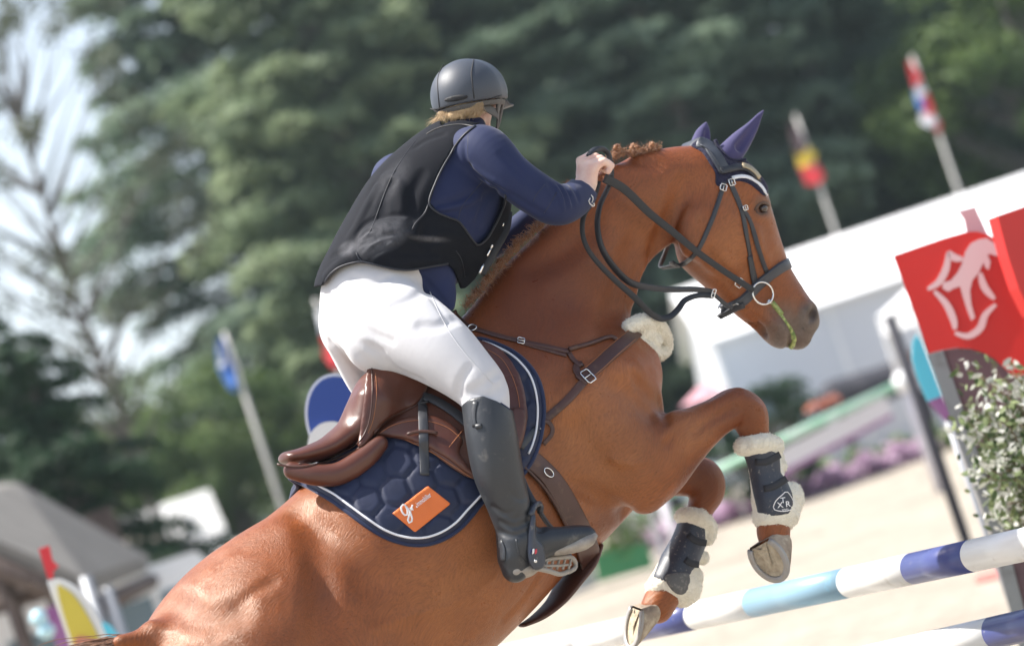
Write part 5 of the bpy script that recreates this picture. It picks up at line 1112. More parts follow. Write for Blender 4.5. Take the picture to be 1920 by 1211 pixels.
# ------------------------------------------------------------------ breastplate
bre = thing('breastplate', 'brown leather breastplate with sheepskin sleeve on the horse chest', 'breastplate', tuple(toW(ht(1090, 720, .1))[0]))
part('shoulder_strap', M['brown_strap'], bre, lambda c: c.both([(1000, 808), (1017, 791), (1036, 775), (1065, 749), (1096, 714)], [15, 15, 16], .005, SH, .004, smooth=8), lambda c: c.both([(1088, 716), (1104, 701), (1125, 683), (1157, 654), (1182, 632), (1196, 620)], 25, .006, SH, .005, smooth=8))
part('girth_end', M['black_strap'], bre, lambda c: c.both([(970, 842), (985, 824), (1002, 808)], 14, .005, SH, .018, smooth=8))
part('neck_strap', M['brown_strap'], bre, lambda c: c.both([(850, 586), (872, 609), (893, 618), (932, 630), (972, 640), (1025, 651), (1066, 660)], 9.5, .004, SH, .004, smooth=6), lambda c: c.both([(975, 642), (1000, 650), (1030, 658), (1062, 667)], 8, .004, SH, .002, smooth=6),
     lambda c: c.both([(1066, 662), (1075, 676), (1090, 688)], 9, .005, SH, .004), lambda c: c.both([(1066, 656), (1104, 646), (1136, 635), (1150, 634), (1155, 640)], 9, .005, SH, .004, rnd=True), lambda c: c.both([(1092, 682), (1080, 688), (1084, 702), (1094, 710)], 13, .004, SH, .002))
part('stitching', M['thread'], bre, lambda c: c.both([(1097, 694), (1118, 675), (1150, 646), (1178, 622)], .9, .002, SH, .0112, rnd=True, smooth=8), lambda c: c.both([(1111, 708), (1132, 690), (1164, 661), (1188, 640)], .9, .002, SH, .0112, rnd=True, smooth=8))
part('loose_strap', M['brown_strap'], bre, lambda c: c.strap([(1012, 796), (1022, 790), (1031, 796), (1035, 806), (1031, 818), (1016, 834)], 8, .003, SH, .010))
bb = CB(); buckle(bb, SH, 1100, 709, -.78, 20, 27, 1.4, off=.012); buckle(bb, SH, 1005, 808, -.75, 12, 18, 1.3, off=.012); buckle(bb, SH, 976, 642, .2, 13, 13, 1.1, off=.010)
c1, u, v, n = frame_at(SH, 886, 617, 0, .008); bb.ring(c1, u * 8 * k, v * 7 * k, 1.5 * k); bb.go('buckle', M['steel'], bre)
FF_ = Field(pix(1140, 700, 8.75) - [0, 0, .30], pix(1290, 570, 8.75) + [0, 0, .35], .0045)
FF_.chain([(1180, 612, .12, 14, 1), (1205, 604, .10, 16, 1.2), (1228, 612, .05, 17, 1.6), (1240, 634, .0, 16, 1.9), (1242, 655, -.03, 15, 1.9), (1232, 664, .02, 14, 1.4), (1214, 654, .08, 12, 1.2), (1198, 640, .10, 9, 1)], k=.012)
FF_.chain([(1205, 622, .09, 14, 1), (1225, 640, .05, 15, 1.6)], k=.015, sp=1)
FF_.chain([(1192, 626, .17, 10, 1), (1214, 640, .17, 4, 1), (1228, 652, .12, 3, 1)], k=.012, sub=True, sp=1)
def fuzzy(name, fld, m, parent, amp, skip=None):
    V, Q = fld.mesh(1); o = mesh_obj(name, toW(V), Q, m, parent)
    t = bpy.data.textures.get('fuzz') or bpy.data.textures.new('fuzz', 'CLOUDS'); t.noise_scale = .008; t.noise_depth = 2
    d = o.modifiers.new('fuzz', 'DISPLACE'); d.texture = t; d.strength = amp; d.mid_level = .5; d.texture_coords = 'LOCAL'
    rr_ = np.random.default_rng(len(V)); N_ = np.zeros_like(V); fn = np.cross(V[Q[:, 2]] - V[Q[:, 0]], V[Q[:, 3]] - V[Q[:, 1]])
    for j in range(4): np.add.at(N_, Q[:, j], fn)
    N_ /= np.linalg.norm(N_, axis=1)[:, None] + 1e-12
    cc = V.mean(0); N_ = N_ * np.sign(np.mean(np.sum(N_ * (V - cc), 1)))
    ok = np.arange(len(V)) if skip is None else np.where(pdist(CX + V[:, 0] * FX / V[:, 2], CY - V[:, 1] * FX / V[:, 2], skip) > 3)[0]
    ix = rr_.choice(ok, min(len(ok), 2200), replace=False)
    s_ = strands('wool', M['wool'], o, V[ix], N_[ix] + rr_.normal(0, .5, (len(ix), 3)), rr_.uniform(.003, .007, len(ix)), 1.0, .0011, seg=3, seed=2); s_['kind'] = 'stuff'
    return o
fuzzy('sheepskin', FF_, M['fleece'], bre, .009)
# ------------------------------------------------------------------ tendon boots
def leg_boot(label, t, collar, lump, heel, shellchain, shellpoly, straps, conv=ht):
    root = thing('tendon_boot', label, 'tendon boot', tuple(toW(ht(*heel[0][:2], t))[0]), group='tendon boots on the forelegs')
    c = ht(heel[0][0], heel[0][1], t); F_ = Field(c - [.18, .16, .16], c + [.18, .32, .16], .004)
    F_.chain(collar, k=.015, sp=2); F_.chain(heel, k=.02, sp=2)
    for q in lump: F_.chain([q], k=.012)
    F_.chain(shellchain, k=.01, sp=2, grow=-.004)
    fuzzy('fleece', F_, M['fleece'], root, .004, shellpoly)
    G = Field(c - [.18, .16, .16], c + [.18, .32, .16], .004); G.chain(shellchain, k=.01, sp=2)
    px, py = G.pixgrid(); G.f = np.maximum(G.f, (pdist(px[:, :, :], py, shellpoly) * .0016).astype(np.float32))
    o, V, Q = sdf_obj('shell', G, M['boot_shell'], root, keep=True)
    sf = Surf(bvh(V, Q)); 
    for st in straps:
        part('strap', M['boot_dark'], root, lambda cc, st=st: cc.strap(st, 13, .005, sf, .001))
    return root, sf
c10 = 1.0
nb_, SN = leg_boot('dark tendon boot with triangle emblem on the raised near foreleg', .2,
    [(1398, 836, .2, 19, 1.6), (1425, 832, .23, 20, 1.6), (1448, 836, .2, 19, 1.6)], [(1461, 874, .2, 14, 1.3), (1440, 860, .17, 30, 1.)],
    [(1462, 952, .2, 43, .95), (1482, 925, .2, 22, 1.2), (1436, 970, .2, 22, 1.5)],
    [(1427, 840, .2, 34, 1.05), (1436, 885, .2, 33, 1.05), (1448, 935, .2, 41, 1.05), (1453, 960, .2, 42, 1.05)],
    [(1394, 852), (1440, 840), (1462, 853), (1464, 886), (1475, 899), (1486, 925), (1491, 947), (1478, 963), (1447, 968), (1421, 962), (1412, 925), (1403, 877)],
    [[(1416, 866), (1435, 866), (1452, 858), (1462, 852)], [(1432, 916), (1450, 912), (1465, 903), (1474, 897)]])
mb = CB(); mb.strap([(1450, 950), (1455, 938), (1468, 926), (1474, 921), (1481, 928), (1488, 942), (1489, 950), (1478, 957), (1464, 958), (1452, 955), (1450, 950)], 1.8, .001, SN, .0015, n=3, smooth=0)
text_on(mb, SN, 'X', 1458, 952, -.12, 15); text_on(mb, SN, 'T', 1464, 943, -.12, 15); text_on(mb, SN, 'R', 1473, 950, -.12, 15); text_on(mb, SN, 'SERIES', 1466, 957, -.12, 4.5)
mb.go('emblem', M['white_print'], nb_, split=False)
fb_, SFB = leg_boot('dark tendon boot with plain strike pad on the lower far foreleg', -.12,
    [(1284, 968, -.12, 17, 1.6), (1305, 972, -.10, 20, 1.6), (1324, 990, -.12, 19, 1.5), (1324, 1008, -.12, 15, 1.5)], [(1315, 1045, -.12, 14, 1.3), (1300, 990, -.15, 30, 1)],
    [(1274, 1096, -.12, 43, .95), (1232, 1100, -.12, 20, 1.4), (1295, 1082, -.12, 22, 1.3)],
    [(1302, 985, -.12, 32, 1.0), (1290, 1020, -.12, 33, 1.0), (1270, 1065, -.12, 39, 1.0), (1258, 1092, -.12, 41, 1.0)],
    [(1268, 975), (1293, 976), (1322, 991), (1324, 1022), (1310, 1057), (1297, 1070), (1294, 1101), (1280, 1118), (1258, 1112), (1224, 1083), (1245, 1026)],
    [[(1290, 1002), (1302, 1012), (1314, 1016), (1324, 1018)], [(1284, 1048), (1296, 1056), (1310, 1058)]])
V, F = patch([(1246, 1082), (1262, 1074), (1290, 1074), (1292, 1098), (1280, 1114), (1262, 1108)], SFB, step=4, thick=.004, off=.001, edge=6); mb = CB(); mb.add(V, F)
M['scuffed'] = pm('scuffed_rubber', (.10, .10, .10), .6, bump=(120, .5, .002), dirt=(70, (.25, .24, .22), .5, .7)); mb.go('strike_pad', M['scuffed'], fb_)
# ================================================================== saddle pad, saddle, girth, stirrups
def hexcell(x, y, s=54., ang=-.35):
    c, n = math.cos(ang), math.sin(ang); u = (x * c + y * n) / s; v = (-x * n + y * c) / s
    ax = np.array([(1, 0), (.5, .8660254)]); best = np.full(np.shape(u), 9.); sec = best.copy()
    b = v / .8660254; a = u - b * .5; a0, b0 = np.floor(a), np.floor(b)
    D = []
    for i in (-1, 0, 1, 2):
        for j in (-1, 0, 1, 2):
            cx = (a0 + i) + (b0 + j) * .5; cy = (b0 + j) * .8660254; D.append((u - cx) ** 2 + (v - cy) ** 2)
    D = np.sort(np.sqrt(np.array(D)), 0); return D[1] - D[0]
pad_poly = [(546, 894), (570, 908), (600, 925), (625, 940), (655, 962), (685, 984), (715, 1003), (745, 1015), (775, 1021), (805, 1019), (835, 1008), (862, 990), (885, 965), (905, 940), (930, 925), (962, 905), (985, 882), (1003, 850), (1015, 810), (1019, 765), (1012, 722), (995, 690), (965, 662), (930, 645), (900, 636), (870, 640), (820, 690), (760, 745), (700, 800), (640, 850), (590, 878)]
pad = thing('saddle_pad', 'navy quilted saddle pad with white cord edge and orange patch', 'saddle pad', tuple(toW(ht(760, 900, .2))[0]))
def quilt(x, y):
    d = hexcell(x, y); a = .0095 * np.clip(d / .30, 0, 1) ** .45
    z = np.clip(1 - np.abs(hexcell(x, y, 54., -.35) - .5) / .05, 0, 1)
    return a - .0012 * z
PV, PF = patch(pad_poly, SH, step=4, thick=.008, off=.003, edge=10, disp=quilt, smooth_outline=4, smoothz=14)
mb = CB(); mb.add(PV, PF); pobj = mb.go('quilted_panel', M['navy_pad'], pad)
mb = CB(); mb.add(mirror(PV), cflip(PF)); mb.go('quilted_panel', M['navy_pad'], pad)
BP = bvh(PV, PF); SP = Surf(BH, BP)
edge_near = pad_poly[:26]
part('binding', M['navy_edge'], pad, lambda c: c.strap([(x, y) for x, y in edge_near], 9, .007, SP, .001, rnd=True, smooth=6))
part('binding', M['navy_edge'], pad, lambda c: (c.strap([(x, y) for x, y in edge_near], 9, .007, SP, .001, rnd=True, smooth=6), c.V.__setitem__(-1, mirror(c.V[-1]))))
inner = [(552, 886), (575, 897), (603, 913), (630, 929), (660, 951), (690, 973), (718, 991), (747, 1003), (775, 1008), (803, 1006), (830, 996), (855, 979), (876, 956), (905, 925)]
part('cord', M['white_cord'], pad, lambda c: c.strap(inner, 4.2, .004, SP, .002, rnd=True, smooth=6))
part('cord', M['white_cord'], pad, lambda c: c.strap([(905, 641), (930, 650), (962, 668), (988, 695), (1002, 725), (1008, 765), (1005, 805), (997, 835), (990, 850)], 4.2, .004, SP, .002, rnd=True, smooth=6))
# orange patch with its lettering
V, F = patch([(736, 962), (738, 960), (801, 911), (803, 911), (844, 943), (844, 945), (779, 997), (777, 997)], SP, step=4, thick=.0015, off=.002, edge=3, smooth_outline=0, smoothz=25)
mb = CB(); mb.add(V, F); op = mb.go('patch', M['orange'], pad)
SO = Surf(bvh(V, F)); mb = CB()
a0 = -.66
def onp(x, y):
    c, s = math.cos(a0), math.sin(a0); return (760 + x * c - y * s, 968 + x * s + y * c)
G = [(14, -16), (9, -21), (3, -17), (0, -8), (2, 0), (8, -3), (12, -12), (13, -17), (12, -2), (7, 12), (0, 15), (-2, 10), (5, 4), (14, -2)]
mb.strap([onp(x, y) for x, y in G], 3.2, .001, SO, .001, n=4, smooth=0)
mb.strap([onp(x, y) for x, y in [(16, -2), (18, -9), (18, 0), (20, -7), (24, -9)]], 3.0, .001, SO, .001, n=4, smooth=0)
mb.strap([onp(x, y) for x, y in [(27, -1), (29, -1)]], 3, .001, SO, .001, n=3, smooth=0)
text_on(mb, SO, 'immobilier', *onp(30, 0), a0, 13.5, sx=.56); mb.go('lettering', M['white_print'], op, split=False)
# ---- saddle
sad = thing('saddle', 'brown leather jumping saddle under the rider', 'saddle', tuple(toW(ht(700, 860, 0))[0]))
lo = pix(480, 960, 8.35); hi = pix(900, 600, 8.6)
def sfield(h=.0042): return Field([-.84, -.62, 7.65], [-.05, .06, 8.95], h)
FS = sfield()
for sg in (1, -1):
    FS.chain([(538, 858, .045 * sg, 12, 2.9), (565, 854, .055 * sg, 15, 2.7), (605, 842, .06 * sg, 19, 2.2), (632, 826, .062 * sg, 22, 2.0), (658, 805, .066 * sg, 26, 1.7), (682, 765, .068 * sg, 31, 1.5), (705, 728, .07 * sg, 34, 1.4), (745, 712, .07 * sg, 34, 1.4), (800, 690, .06 * sg, 30, 1.4), (850, 640, .04 * sg, 26, 1.4)], k=.02)
    FS.chain([(705, 760, .12 * sg, 40, .8), (690, 795, .13 * sg, 22, .8)], k=.03, sp=1)
o, SV, SQ = sdf_obj('seat', FS, M['brown'], sad, relax=2, keep=True); BS = bvh(SV, SQ)
for sg in (1, -1):
    FP = sfield(); FP.chain([(548, 882, .085 * sg, 17, .9), (590, 890, .12 * sg, 20, 1.0), (635, 888, .145 * sg, 22, 1.0), (680, 862, .16 * sg, 22, 1.0), (712, 832, .17 * sg, 16, 1.0)], k=.02)
    o, V, Q = sdf_obj('panel', FP, M['brown'], sad, relax=2, keep=True)
    if sg == 1: BPn = bvh(V, Q)
def both_patch(name, m, parent, outl, surf, **k):
    V, F = patch(outl, surf, **k); mb = CB(); mb.add(V, F); mb.go(name, m, parent)
    mb = CB(); mb.add(mirror(V), cflip(F)); mb.go(name, m, parent); return V, F
flap = [(692, 812), (712, 790), (745, 765), (790, 705), (860, 640), (905, 640), (938, 655), (962, 682), (979, 720), (987, 760), (985, 800), (976, 835), (955, 880), (930, 905), (905, 908), (893, 901), (870, 893), (845, 878), (815, 855), (785, 838), (750, 826), (715, 820)]
V, F = both_patch('flap', M['brown'], sad, flap, Surf(BH, BP), step=6, thick=.007, off=.010, edge=8, smoothz=30); BF = bvh(V, F)
under = [(700, 822), (750, 822), (800, 838), (850, 868), (896, 896), (890, 860), (870, 820), (850, 790), (815, 770), (770, 775), (725, 795)]
SFl = Surf(BH, BP, BF)
V, F = both_patch('knee_pad', M['brown'], sad, [(704, 814), (722, 800), (752, 786), (790, 779), (825, 784), (852, 800), (868, 825), (862, 850), (884, 880), (893, 895), (870, 884), (842, 862), (800, 838), (755, 822), (722, 819)], SFl, step=5, thick=.009, off=.002, edge=12, smoothz=10); BK = bvh(V, F)
both_patch('flap_front', M['brown'], sad, [(960, 765), (985, 770), (985, 805), (975, 840), (955, 875), (940, 860), (945, 800)], SFl, step=6, thick=.005, off=.002, edge=6)
SSk = Surf(BH, BP, BF, BS, BPn)
skirt = [(684, 716), (690, 690), (703, 680), (735, 679), (768, 690), (800, 713), (799, 735), (783, 757), (755, 771), (727, 785), (706, 806), (690, 828), (672, 838), (676, 800), (682, 750)]
V, F = patch(skirt, SSk, step=5, thick=.006, off=.004, edge=8, smoothz=60); mb = CB(); mb.add(V, F); mb.go('skirt', M['brown'], sad); BSk = bvh(V, F)
SA = Surf(BH, BP, BF, BK, BS, BPn, BSk)
part('welt', M['brown_strap'], sad, lambda c: c.strap([(520, 870), (540, 874), (575, 874), (620, 864), (660, 848), (690, 828), (706, 806), (727, 786), (757, 771), (785, 757), (800, 736)], 4, .003, SA, .001, rnd=True, smooth=6))
part('welt', M['brown_strap'], sad, lambda c: c.strap([(697, 690), (698, 740), (692, 790), (676, 825), (650, 845), (600, 864), (560, 870)], 2.4, .002, SA, .001, rnd=True, smooth=6))
part('stitching', M['thread'], sad, lambda c: c.strap([(704, 700), (706, 740), (700, 785), (690, 812)], .8, .002, SA, .0012, rnd=True, smooth=6), lambda c: c.both([(712, 812), (735, 798), (770, 789), (805, 790), (840, 802), (864, 822)], .9, .002, SA, .001, rnd=True),
     lambda c: c.both([(915, 656), (940, 672), (958, 700), (970, 735), (975, 770)], 1.1, .002, SA, .001, rnd=True), lambda c: c.both([(962, 770), (982, 772)], 1.6, .002, SA, .001, rnd=True), lambda c: c.both([(842, 838), (868, 806)], 1.1, .002, SA, .001, rnd=True), lambda c: c.both([(760, 824), (800, 842), (850, 873), (888, 898)], 1.0, .002, SA, .001, rnd=True))
part('stirrup_keeper', M['brown_strap'], sad, lambda c: c.both([(764, 815), (780, 812), (806, 812), (820, 815)], 6, .004, SA, .008, rnd=True))
# stirrup leather
lea = thing('stirrup_leather', 'black stirrup leather over the brown saddle flap', 'stirrup leather', tuple(toW(ht(795, 890, .2))[0]))
part('strap', M['black_strap'], lea, lambda c: c.strap([(790, 748), (793, 775), (795, 830), (796, 892)], [17, 17, 17, 16], .004, SA, .006, smooth=10))
part('strap', M['black_strap'], lea, lambda c: c.strap([(791, 744), (815, 752), (845, 770), (876, 795), (900, 815)], 17, .006, SA, .006, smooth=10))
mb = CB(); mb.strap([(785, 762), (806, 758)], 4, .003, SA, .012, rnd=True); mb.go('keeper', M['boot_dark'], lea)
# girth
gir = thing('girth', 'brown leather girth with stud guard and steel ring', 'girth', tuple(toW(ht(1090, 1100, .1))[0]))
gp = [(975, 850), (1000, 868), (1028, 895), (1052, 930), (1072, 968), (1090, 1005), (1103, 1040), (1100, 1062)]
part('strap', M['brown_strap'], gir, lambda c: c.strap(gp, [40, 42, 44, 46, 46], .008, SH, .008, smooth=12, loop=False))
SG0 = Surf(BH)
part('edge_roll', M['brown_strap'], gir, lambda c: c.strap([(962, 862), (985, 882), (1012, 910), (1036, 945), (1056, 982), (1074, 1018), (1084, 1048)], 6, .004, SH, .012, rnd=True, smooth=12))
bb = CB(); c1, u, v, n = frame_at(SH, 1021, 889, -1.0, .020); bb.ring(c1, u * 7.5 * k, v * 11 * k, 1.2 * k); bb.go('ring', M['steel'], gir)
FG = Field([.0, -.98, 8.2], [.32, -.66, 9.15], .004)
FG.chain([(1114, 1024, .03, 9, 4), (1096, 1058, .03, 11, 4.5), (1068, 1092, .03, 11, 5), (1042, 1128, .03, 9, 5), (1010, 1156, .03, 7, 5), (980, 1172, .03, 4, 5)], k=.01)
sdf_obj('stud_guard', FG, M['brown_strap'], gir, relax=2)
# ================================================================== the rider
rid = thing('person', 'rider in black vest, navy jacket and white breeches leaning over the jumping horse', 'rider', tuple(toW(ht(700, 760, 0))[0]))
near_arm = [(884, 286, .13, 48), (911, 285, .19, 48), (955, 327, .24, 42), (1000, 361, .26, 41), (1040, 383, .26, 40), (1068, 379, .23, 36), (1088, 363, .19, 31), (1099, 348, .165, 27)]
far_arm = [(770, 325, -.13, 44), (738, 338, -.18, 43), (762, 385, -.25, 36), (820, 440, -.29, 33), (880, 468, -.27, 31), (945, 448, -.2, 25), (992, 408, -.16, 21), (1036, 382, -.14, 18)]
torso = [(688, 556, 0, 86, 1.0), (718, 508, 0, 98, 1.0), (755, 455, 0, 106, .95), (795, 405, 0, 113, .95), (832, 355, 0, 102, 1.05), (858, 308, 0, 78, 1.2), (872, 268, 0, 42, 1.1), (874, 246, 0, 37, 1.1)]
belly = [(790, 485, 0, 75, 1.1), (830, 430, 0, 92, .95), (862, 385, 0, 84, 1.0), (868, 335, 0, 66, 1.2)]
hips = [(690, 556, 0, 84, 1.1), (672, 598, -.06, 74, .9), (700, 590, .04, 86, .9)]
near_leg = [(724, 590, .08, 84, .9), (770, 622, .16, 79), (822, 656, .24, 69), (868, 694, .30, 57), (903, 730, .34, 49), (912, 764, .355, 44)]
far_leg = [(668, 618, -.09, 66, .9), (690, 688, -.17, 52), (706, 722, -.21, 46), (742, 762, -.26, 42), (765, 790, -.27, 40)]
near_shin = [(912, 757, .355, 44), (921, 815, .37, 46), (933, 880, .37, 45), (950, 935, .365, 39), (965, 985, .36, 35), (970, 1012, .36, 35)]
far_shin = [(765, 790, -.27, 40), (778, 860, -.29, 42), (795, 930, -.29, 38), (815, 1000, -.30, 30), (825, 1045, -.30, 30)]
def RF(h, x0, y0, x1, y1, z0=7.9, z1=9.1): return Field([(x0 - CX) * 7.9 / FX if x0 > CX else (x0 - CX) * 9.0 / FX, -(y1 - CY) * 9.0 / FX if y1 > CY else -(y1 - CY) * 7.9 / FX, z0], [(x1 - CX) * 9.0 / FX if x1 > CX else (x1 - CX) * 7.9 / FX, -(y0 - CY) * 9.0 / FX if y0 < CY else -(y0 - CY) * 7.9 / FX, z1], h)
# --- body: one surface, inside the clothes except head, neck and hands
FB = RF(.0055, 560, 90, 1180, 1120)
g = -.012
for ch in (near_arm, far_arm, torso, belly, hips): FB.chain(ch, k=.02, grow=g)
for ch in (near_leg, far_leg, near_shin, far_shin): FB.chain(ch, k=.02, grow=-.022)
FB.chain([(865, 275, 0, 36), (874, 240, 0, 33), (878, 212, 0, 33)], k=.02)
HC = ht(880, 180, 0); HF = norm((.34, .066, .94)); HU = norm(np.array([-.19, .98, 0]) - HF * np.dot((-.19, .98, 0), HF)); HR = np.cross(HU, HF); HR = HR if HR[0] > 0 else -HR
def hp(f, u, r): return HC + HF * f + HU * u + HR * r
def cc_(F_, a, b, ra, rb, k=.02, kk=1., sub=False): F_.cap(a, b, ra, rb, kk, kk, axis=HR, k=k, sub=sub)
cc_(FB, hp(-.02, .02, 0), hp(.03, .02, 0), .082, .080, kk=.92)
cc_(FB, hp(.04, -.05, 0), hp(.055, -.095, 0), .058, .030, kk=.9)
cc_(FB, hp(.098, -.015, 0), hp(.118, -.048, 0), .009, .013, .012)
for s_ in (1, -1):
    cc_(FB, hp(.085, -.005, .033 * s_), hp(.09, -.005, .033 * s_), .012, .012, .008, sub=True)
    cc_(FB, hp(.0, -.012, .074 * s_), hp(-.004, -.055, .070 * s_), .016, .011, .006, kk=.55)
cc_(FB, hp(.10, -.072, -.015), hp(.10, -.072, .015), .006, .006, .006)
# hands: palm, four bent fingers and a thumb closed on the rein
def hand(F_, wrist, kn, fdir, curl, pal, rs=1.0):
    """wrist point, knuckle-row centre, finger direction, curl direction, across-the-hand direction"""
    F_.cap(wrist, wrist * .5 + kn * .5, .026 * rs, .030 * rs, .75, .62, axis=pal * 0 + curl, k=.015)
    for i, (o_, ln) in enumerate(((-.027, .92), (-.009, 1.0), (.010, .95), (.027, .8))):
        a = kn + pal * o_ * rs; b = a + (fdir * .026 + curl * .012) * ln * rs; c = b + (curl * .028 - fdir * .004) * ln * rs; d = c + (-fdir * .022 + curl * .004) * ln * rs
        F_.cap(wrist * .55 + a * .45, a, .017 * rs, .0105 * rs, k=.008); F_.cap(a, b, .0108 * rs, .0098 * rs, k=.004); F_.cap(b, c, .0096 * rs, .0088 * rs, k=.003); F_.cap(c, d, .0088 * rs, .0078 * rs, k=.003)
    th0 = wrist * .6 + kn * .4 - pal * .028 * rs + curl * .012; th1 = kn - pal * .036 * rs + curl * .030 * rs; th2 = th1 + (pal * .022 + fdir * .014 + curl * .012) * rs
    F_.cap(th0, th1, .015 * rs, .012 * rs, k=.008); F_.cap(th1, th2, .0115 * rs, .009 * rs, k=.004)
FHd = Field(ht(1100, 330, .15) - [.12, .12, .12], ht(1100, 330, .15) + [.12, .12, .16], .0026)
FHd.chain([(1092, 356, .175, 21), (1100, 342, .165, 20)], k=.01)
hand(FHd, ht(1098, 345, .17), ht(1103, 307, .165), norm((.45, .62, .35)), norm((.80, -.30, .42)), norm(np.array([.62, -.25, -.62])), 1.25)
V1, Q1 = FB.mesh(1); V2, Q2 = FHd.mesh(1)
FHf = Field(ht(1060, 365, -.13) - [.12, .12, .12], ht(1060, 350, -.12) + [.14, .12, .12], .004)
hand(FHf, ht(1040, 378, -.14), ht(1066, 358, -.135), norm((.7, .3, .3)), norm((.3, -.8, -.1)), norm(np.array([.1, .2, .9])), 1.0)
V3, Q3 = FHf.mesh(1)
mesh_obj('body', toW(np.vstack([V1, V2, V3])), np.vstack([Q1, Q2 + len(V1), Q3 + len(V1) + len(V2)]), M['skin'], rid)
# --- breeches
FR = RF(.0048, 570, 440, 1000, 830); 
for ch in (hips, near_leg, far_leg): FR.chain(ch, k=.035 if ch is hips else .03)
FR.chain([(706, 640, .10, 62, .7)], k=.05); FR.chain([(694, 548, 0, 84, 1.05), (716, 512, 0, 90, 1.0), (740, 478, 0, 92, 1.0)], k=.04)
FR.chain([(745, 700, -.02, 10), (700, 655, .0, 9), (672, 640, -.02, 7)], k=.04, sub=True, sp=2)
_v, _q = FR.mesh(1); sf = Surf(bvh(_v, _q))
for a in ([(935, 700), (915, 722), (885, 735)], [(945, 725), (920, 742), (895, 748)], [(800, 540), (775, 560), (740, 575)], [(850, 600), (820, 612), (790, 612)], [(640, 600), (660, 650), (700, 690)], [(610, 560), (640, 590), (670, 620)], [(700, 655), (740, 690), (790, 712)]): wr(FR, sf, a, 9, .0018, True, .02)
px, py = FR.pixgrid(); FR.f = np.maximum(FR.f, (pdist(px, py, [(540, 440), (840, 440), (860, 520), (1010, 700), (1010, 900), (540, 900)]) * .0016).astype(np.float32))
for a in ([(948, 712), (925, 735), (890, 745)], [(940, 700), (915, 712), (890, 735)], [(880, 690), (865, 715), (862, 738)], [(730, 520), (700, 530), (660, 520)], [(780, 530), (810, 560), (840, 600)], [(620, 640), (650, 670), (680, 700)], [(640, 610), (672, 640), (715, 660)], [(655, 590), (690, 620), (735, 640)]): wr(FR, sf, a, 6, .002, True, .014)
br_, BV, BQ = sdf_obj('breeches', FR, M['breeches'], rid, relax=2, keep=True); BBR = bvh(BV, BQ)
part('seam', M['breeches'], rid, lambda c: c.strap([(795, 520), (830, 600), (870, 660), (925, 720)], 1.6, .002, Surf(BBR), .0, rnd=True))
# --- jacket
FJ = RF(.0046, 570, 215, 1150, 620, 7.9, 9.1)
FJ.chain([(722, 520, 0, 74, 1.0)] + torso[2:], k=.02, grow=.002); FJ.chain(belly, k=.04, grow=.002); FJ.chain(near_arm, k=.022); FJ.chain(far_arm, k=.022)
FJ.chain([(800, 520, .06, 52, .9), (825, 548, .10, 32, .7), (840, 572, .12, 14, .7)], k=.03)
_v, _q = FJ.mesh(1); sf = Surf(bvh(_v, _q))
for a, r, d in (([(1040, 352), (1048, 372), (1052, 392)], 4, .006), ([(1048, 350), (1058, 368), (1062, 388)], 4, .006), ([(1058, 348), (1068, 366), (1073, 382)], 4, .005), ([(1030, 346), (1037, 368), (1040, 380)], 4, .003), ([(1068, 345), (1080, 362), (1085, 375)], 4, .003),
          ([(882, 312), (905, 335), (935, 352), (950, 365)], 7, .007), ([(815, 388), (850, 378), (885, 362)], 6, .006), ([(812, 402), (845, 396), (880, 388)], 6, .005), ([(880, 400), (900, 375), (925, 360)], 8, .005), ([(850, 400), (880, 420), (905, 430)], 8, .004),
          ([(940, 290), (975, 325), (1005, 350)], 8, .003), ([(870, 270), (872, 295), (880, 315)], 4, .003), ([(960, 365), (990, 385), (1015, 400)], 6, .003), ([(935, 345), (905, 385), (892, 430)], 7, .005), ([(790, 520), (815, 545), (840, 575)], 5, .004)): wr(FJ, sf, a, r, d, True, .010)
for a, r, d in (([(1044, 352), (1053, 372), (1057, 392)], 4, .004), ([(1053, 350), (1063, 368), (1068, 386)], 4, .004), ([(825, 392), (865, 386), (900, 370)], 5, .004), ([(890, 315), (912, 332), (945, 350)], 6, .004)): wr(FJ, sf, a, r, d, False, .010)
px, py = FJ.pixgrid()
cuff = [(500, 100), (1080, 100), (1076, 338), (1090, 338), (1105, 347), (1119, 362), (1115, 400), (1150, 560), (1150, 640), (500, 640)]
FJ.f = np.maximum(FJ.f, (pdist(px, py, cuff) * .0016).astype(np.float32))
jk, JV, JQ = sdf_obj('jacket', FJ, M['jacket'], rid, relax=1, keep=True); BJ = bvh(JV, JQ); SJ = Surf(BJ)
part('seam', M['vest_edge'], rid, lambda c: c.strap([(878, 250), (877, 290), (884, 312), (920, 345), (960, 378), (1010, 412)], 1.3, .001, SJ, -.0004, rnd=True))
part('seam', M['vest_edge'], rid, lambda c: c.strap([(1022, 346), (1005, 366), (1000, 378)], 1.2, .001, SJ, -.0004, rnd=True), lambda c: c.strap([(1044, 360), (1030, 385), (1020, 400)], 1.2, .001, SJ, -.0004, rnd=True), lambda c: c.strap([(905, 340), (868, 385), (860, 410)], 1.2, .001, SJ, -.0004, rnd=True))
part('cuff_emblem', M['white_print'], rid, lambda c: c.strap([(1106, 372), (1103, 376), (1106, 383), (1110, 386)], 2, .002, SJ, .001, n=3), lambda c: c.strap([(1108, 366), (1112, 372), (1109, 380)], 2, .002, SJ, .001, n=3))
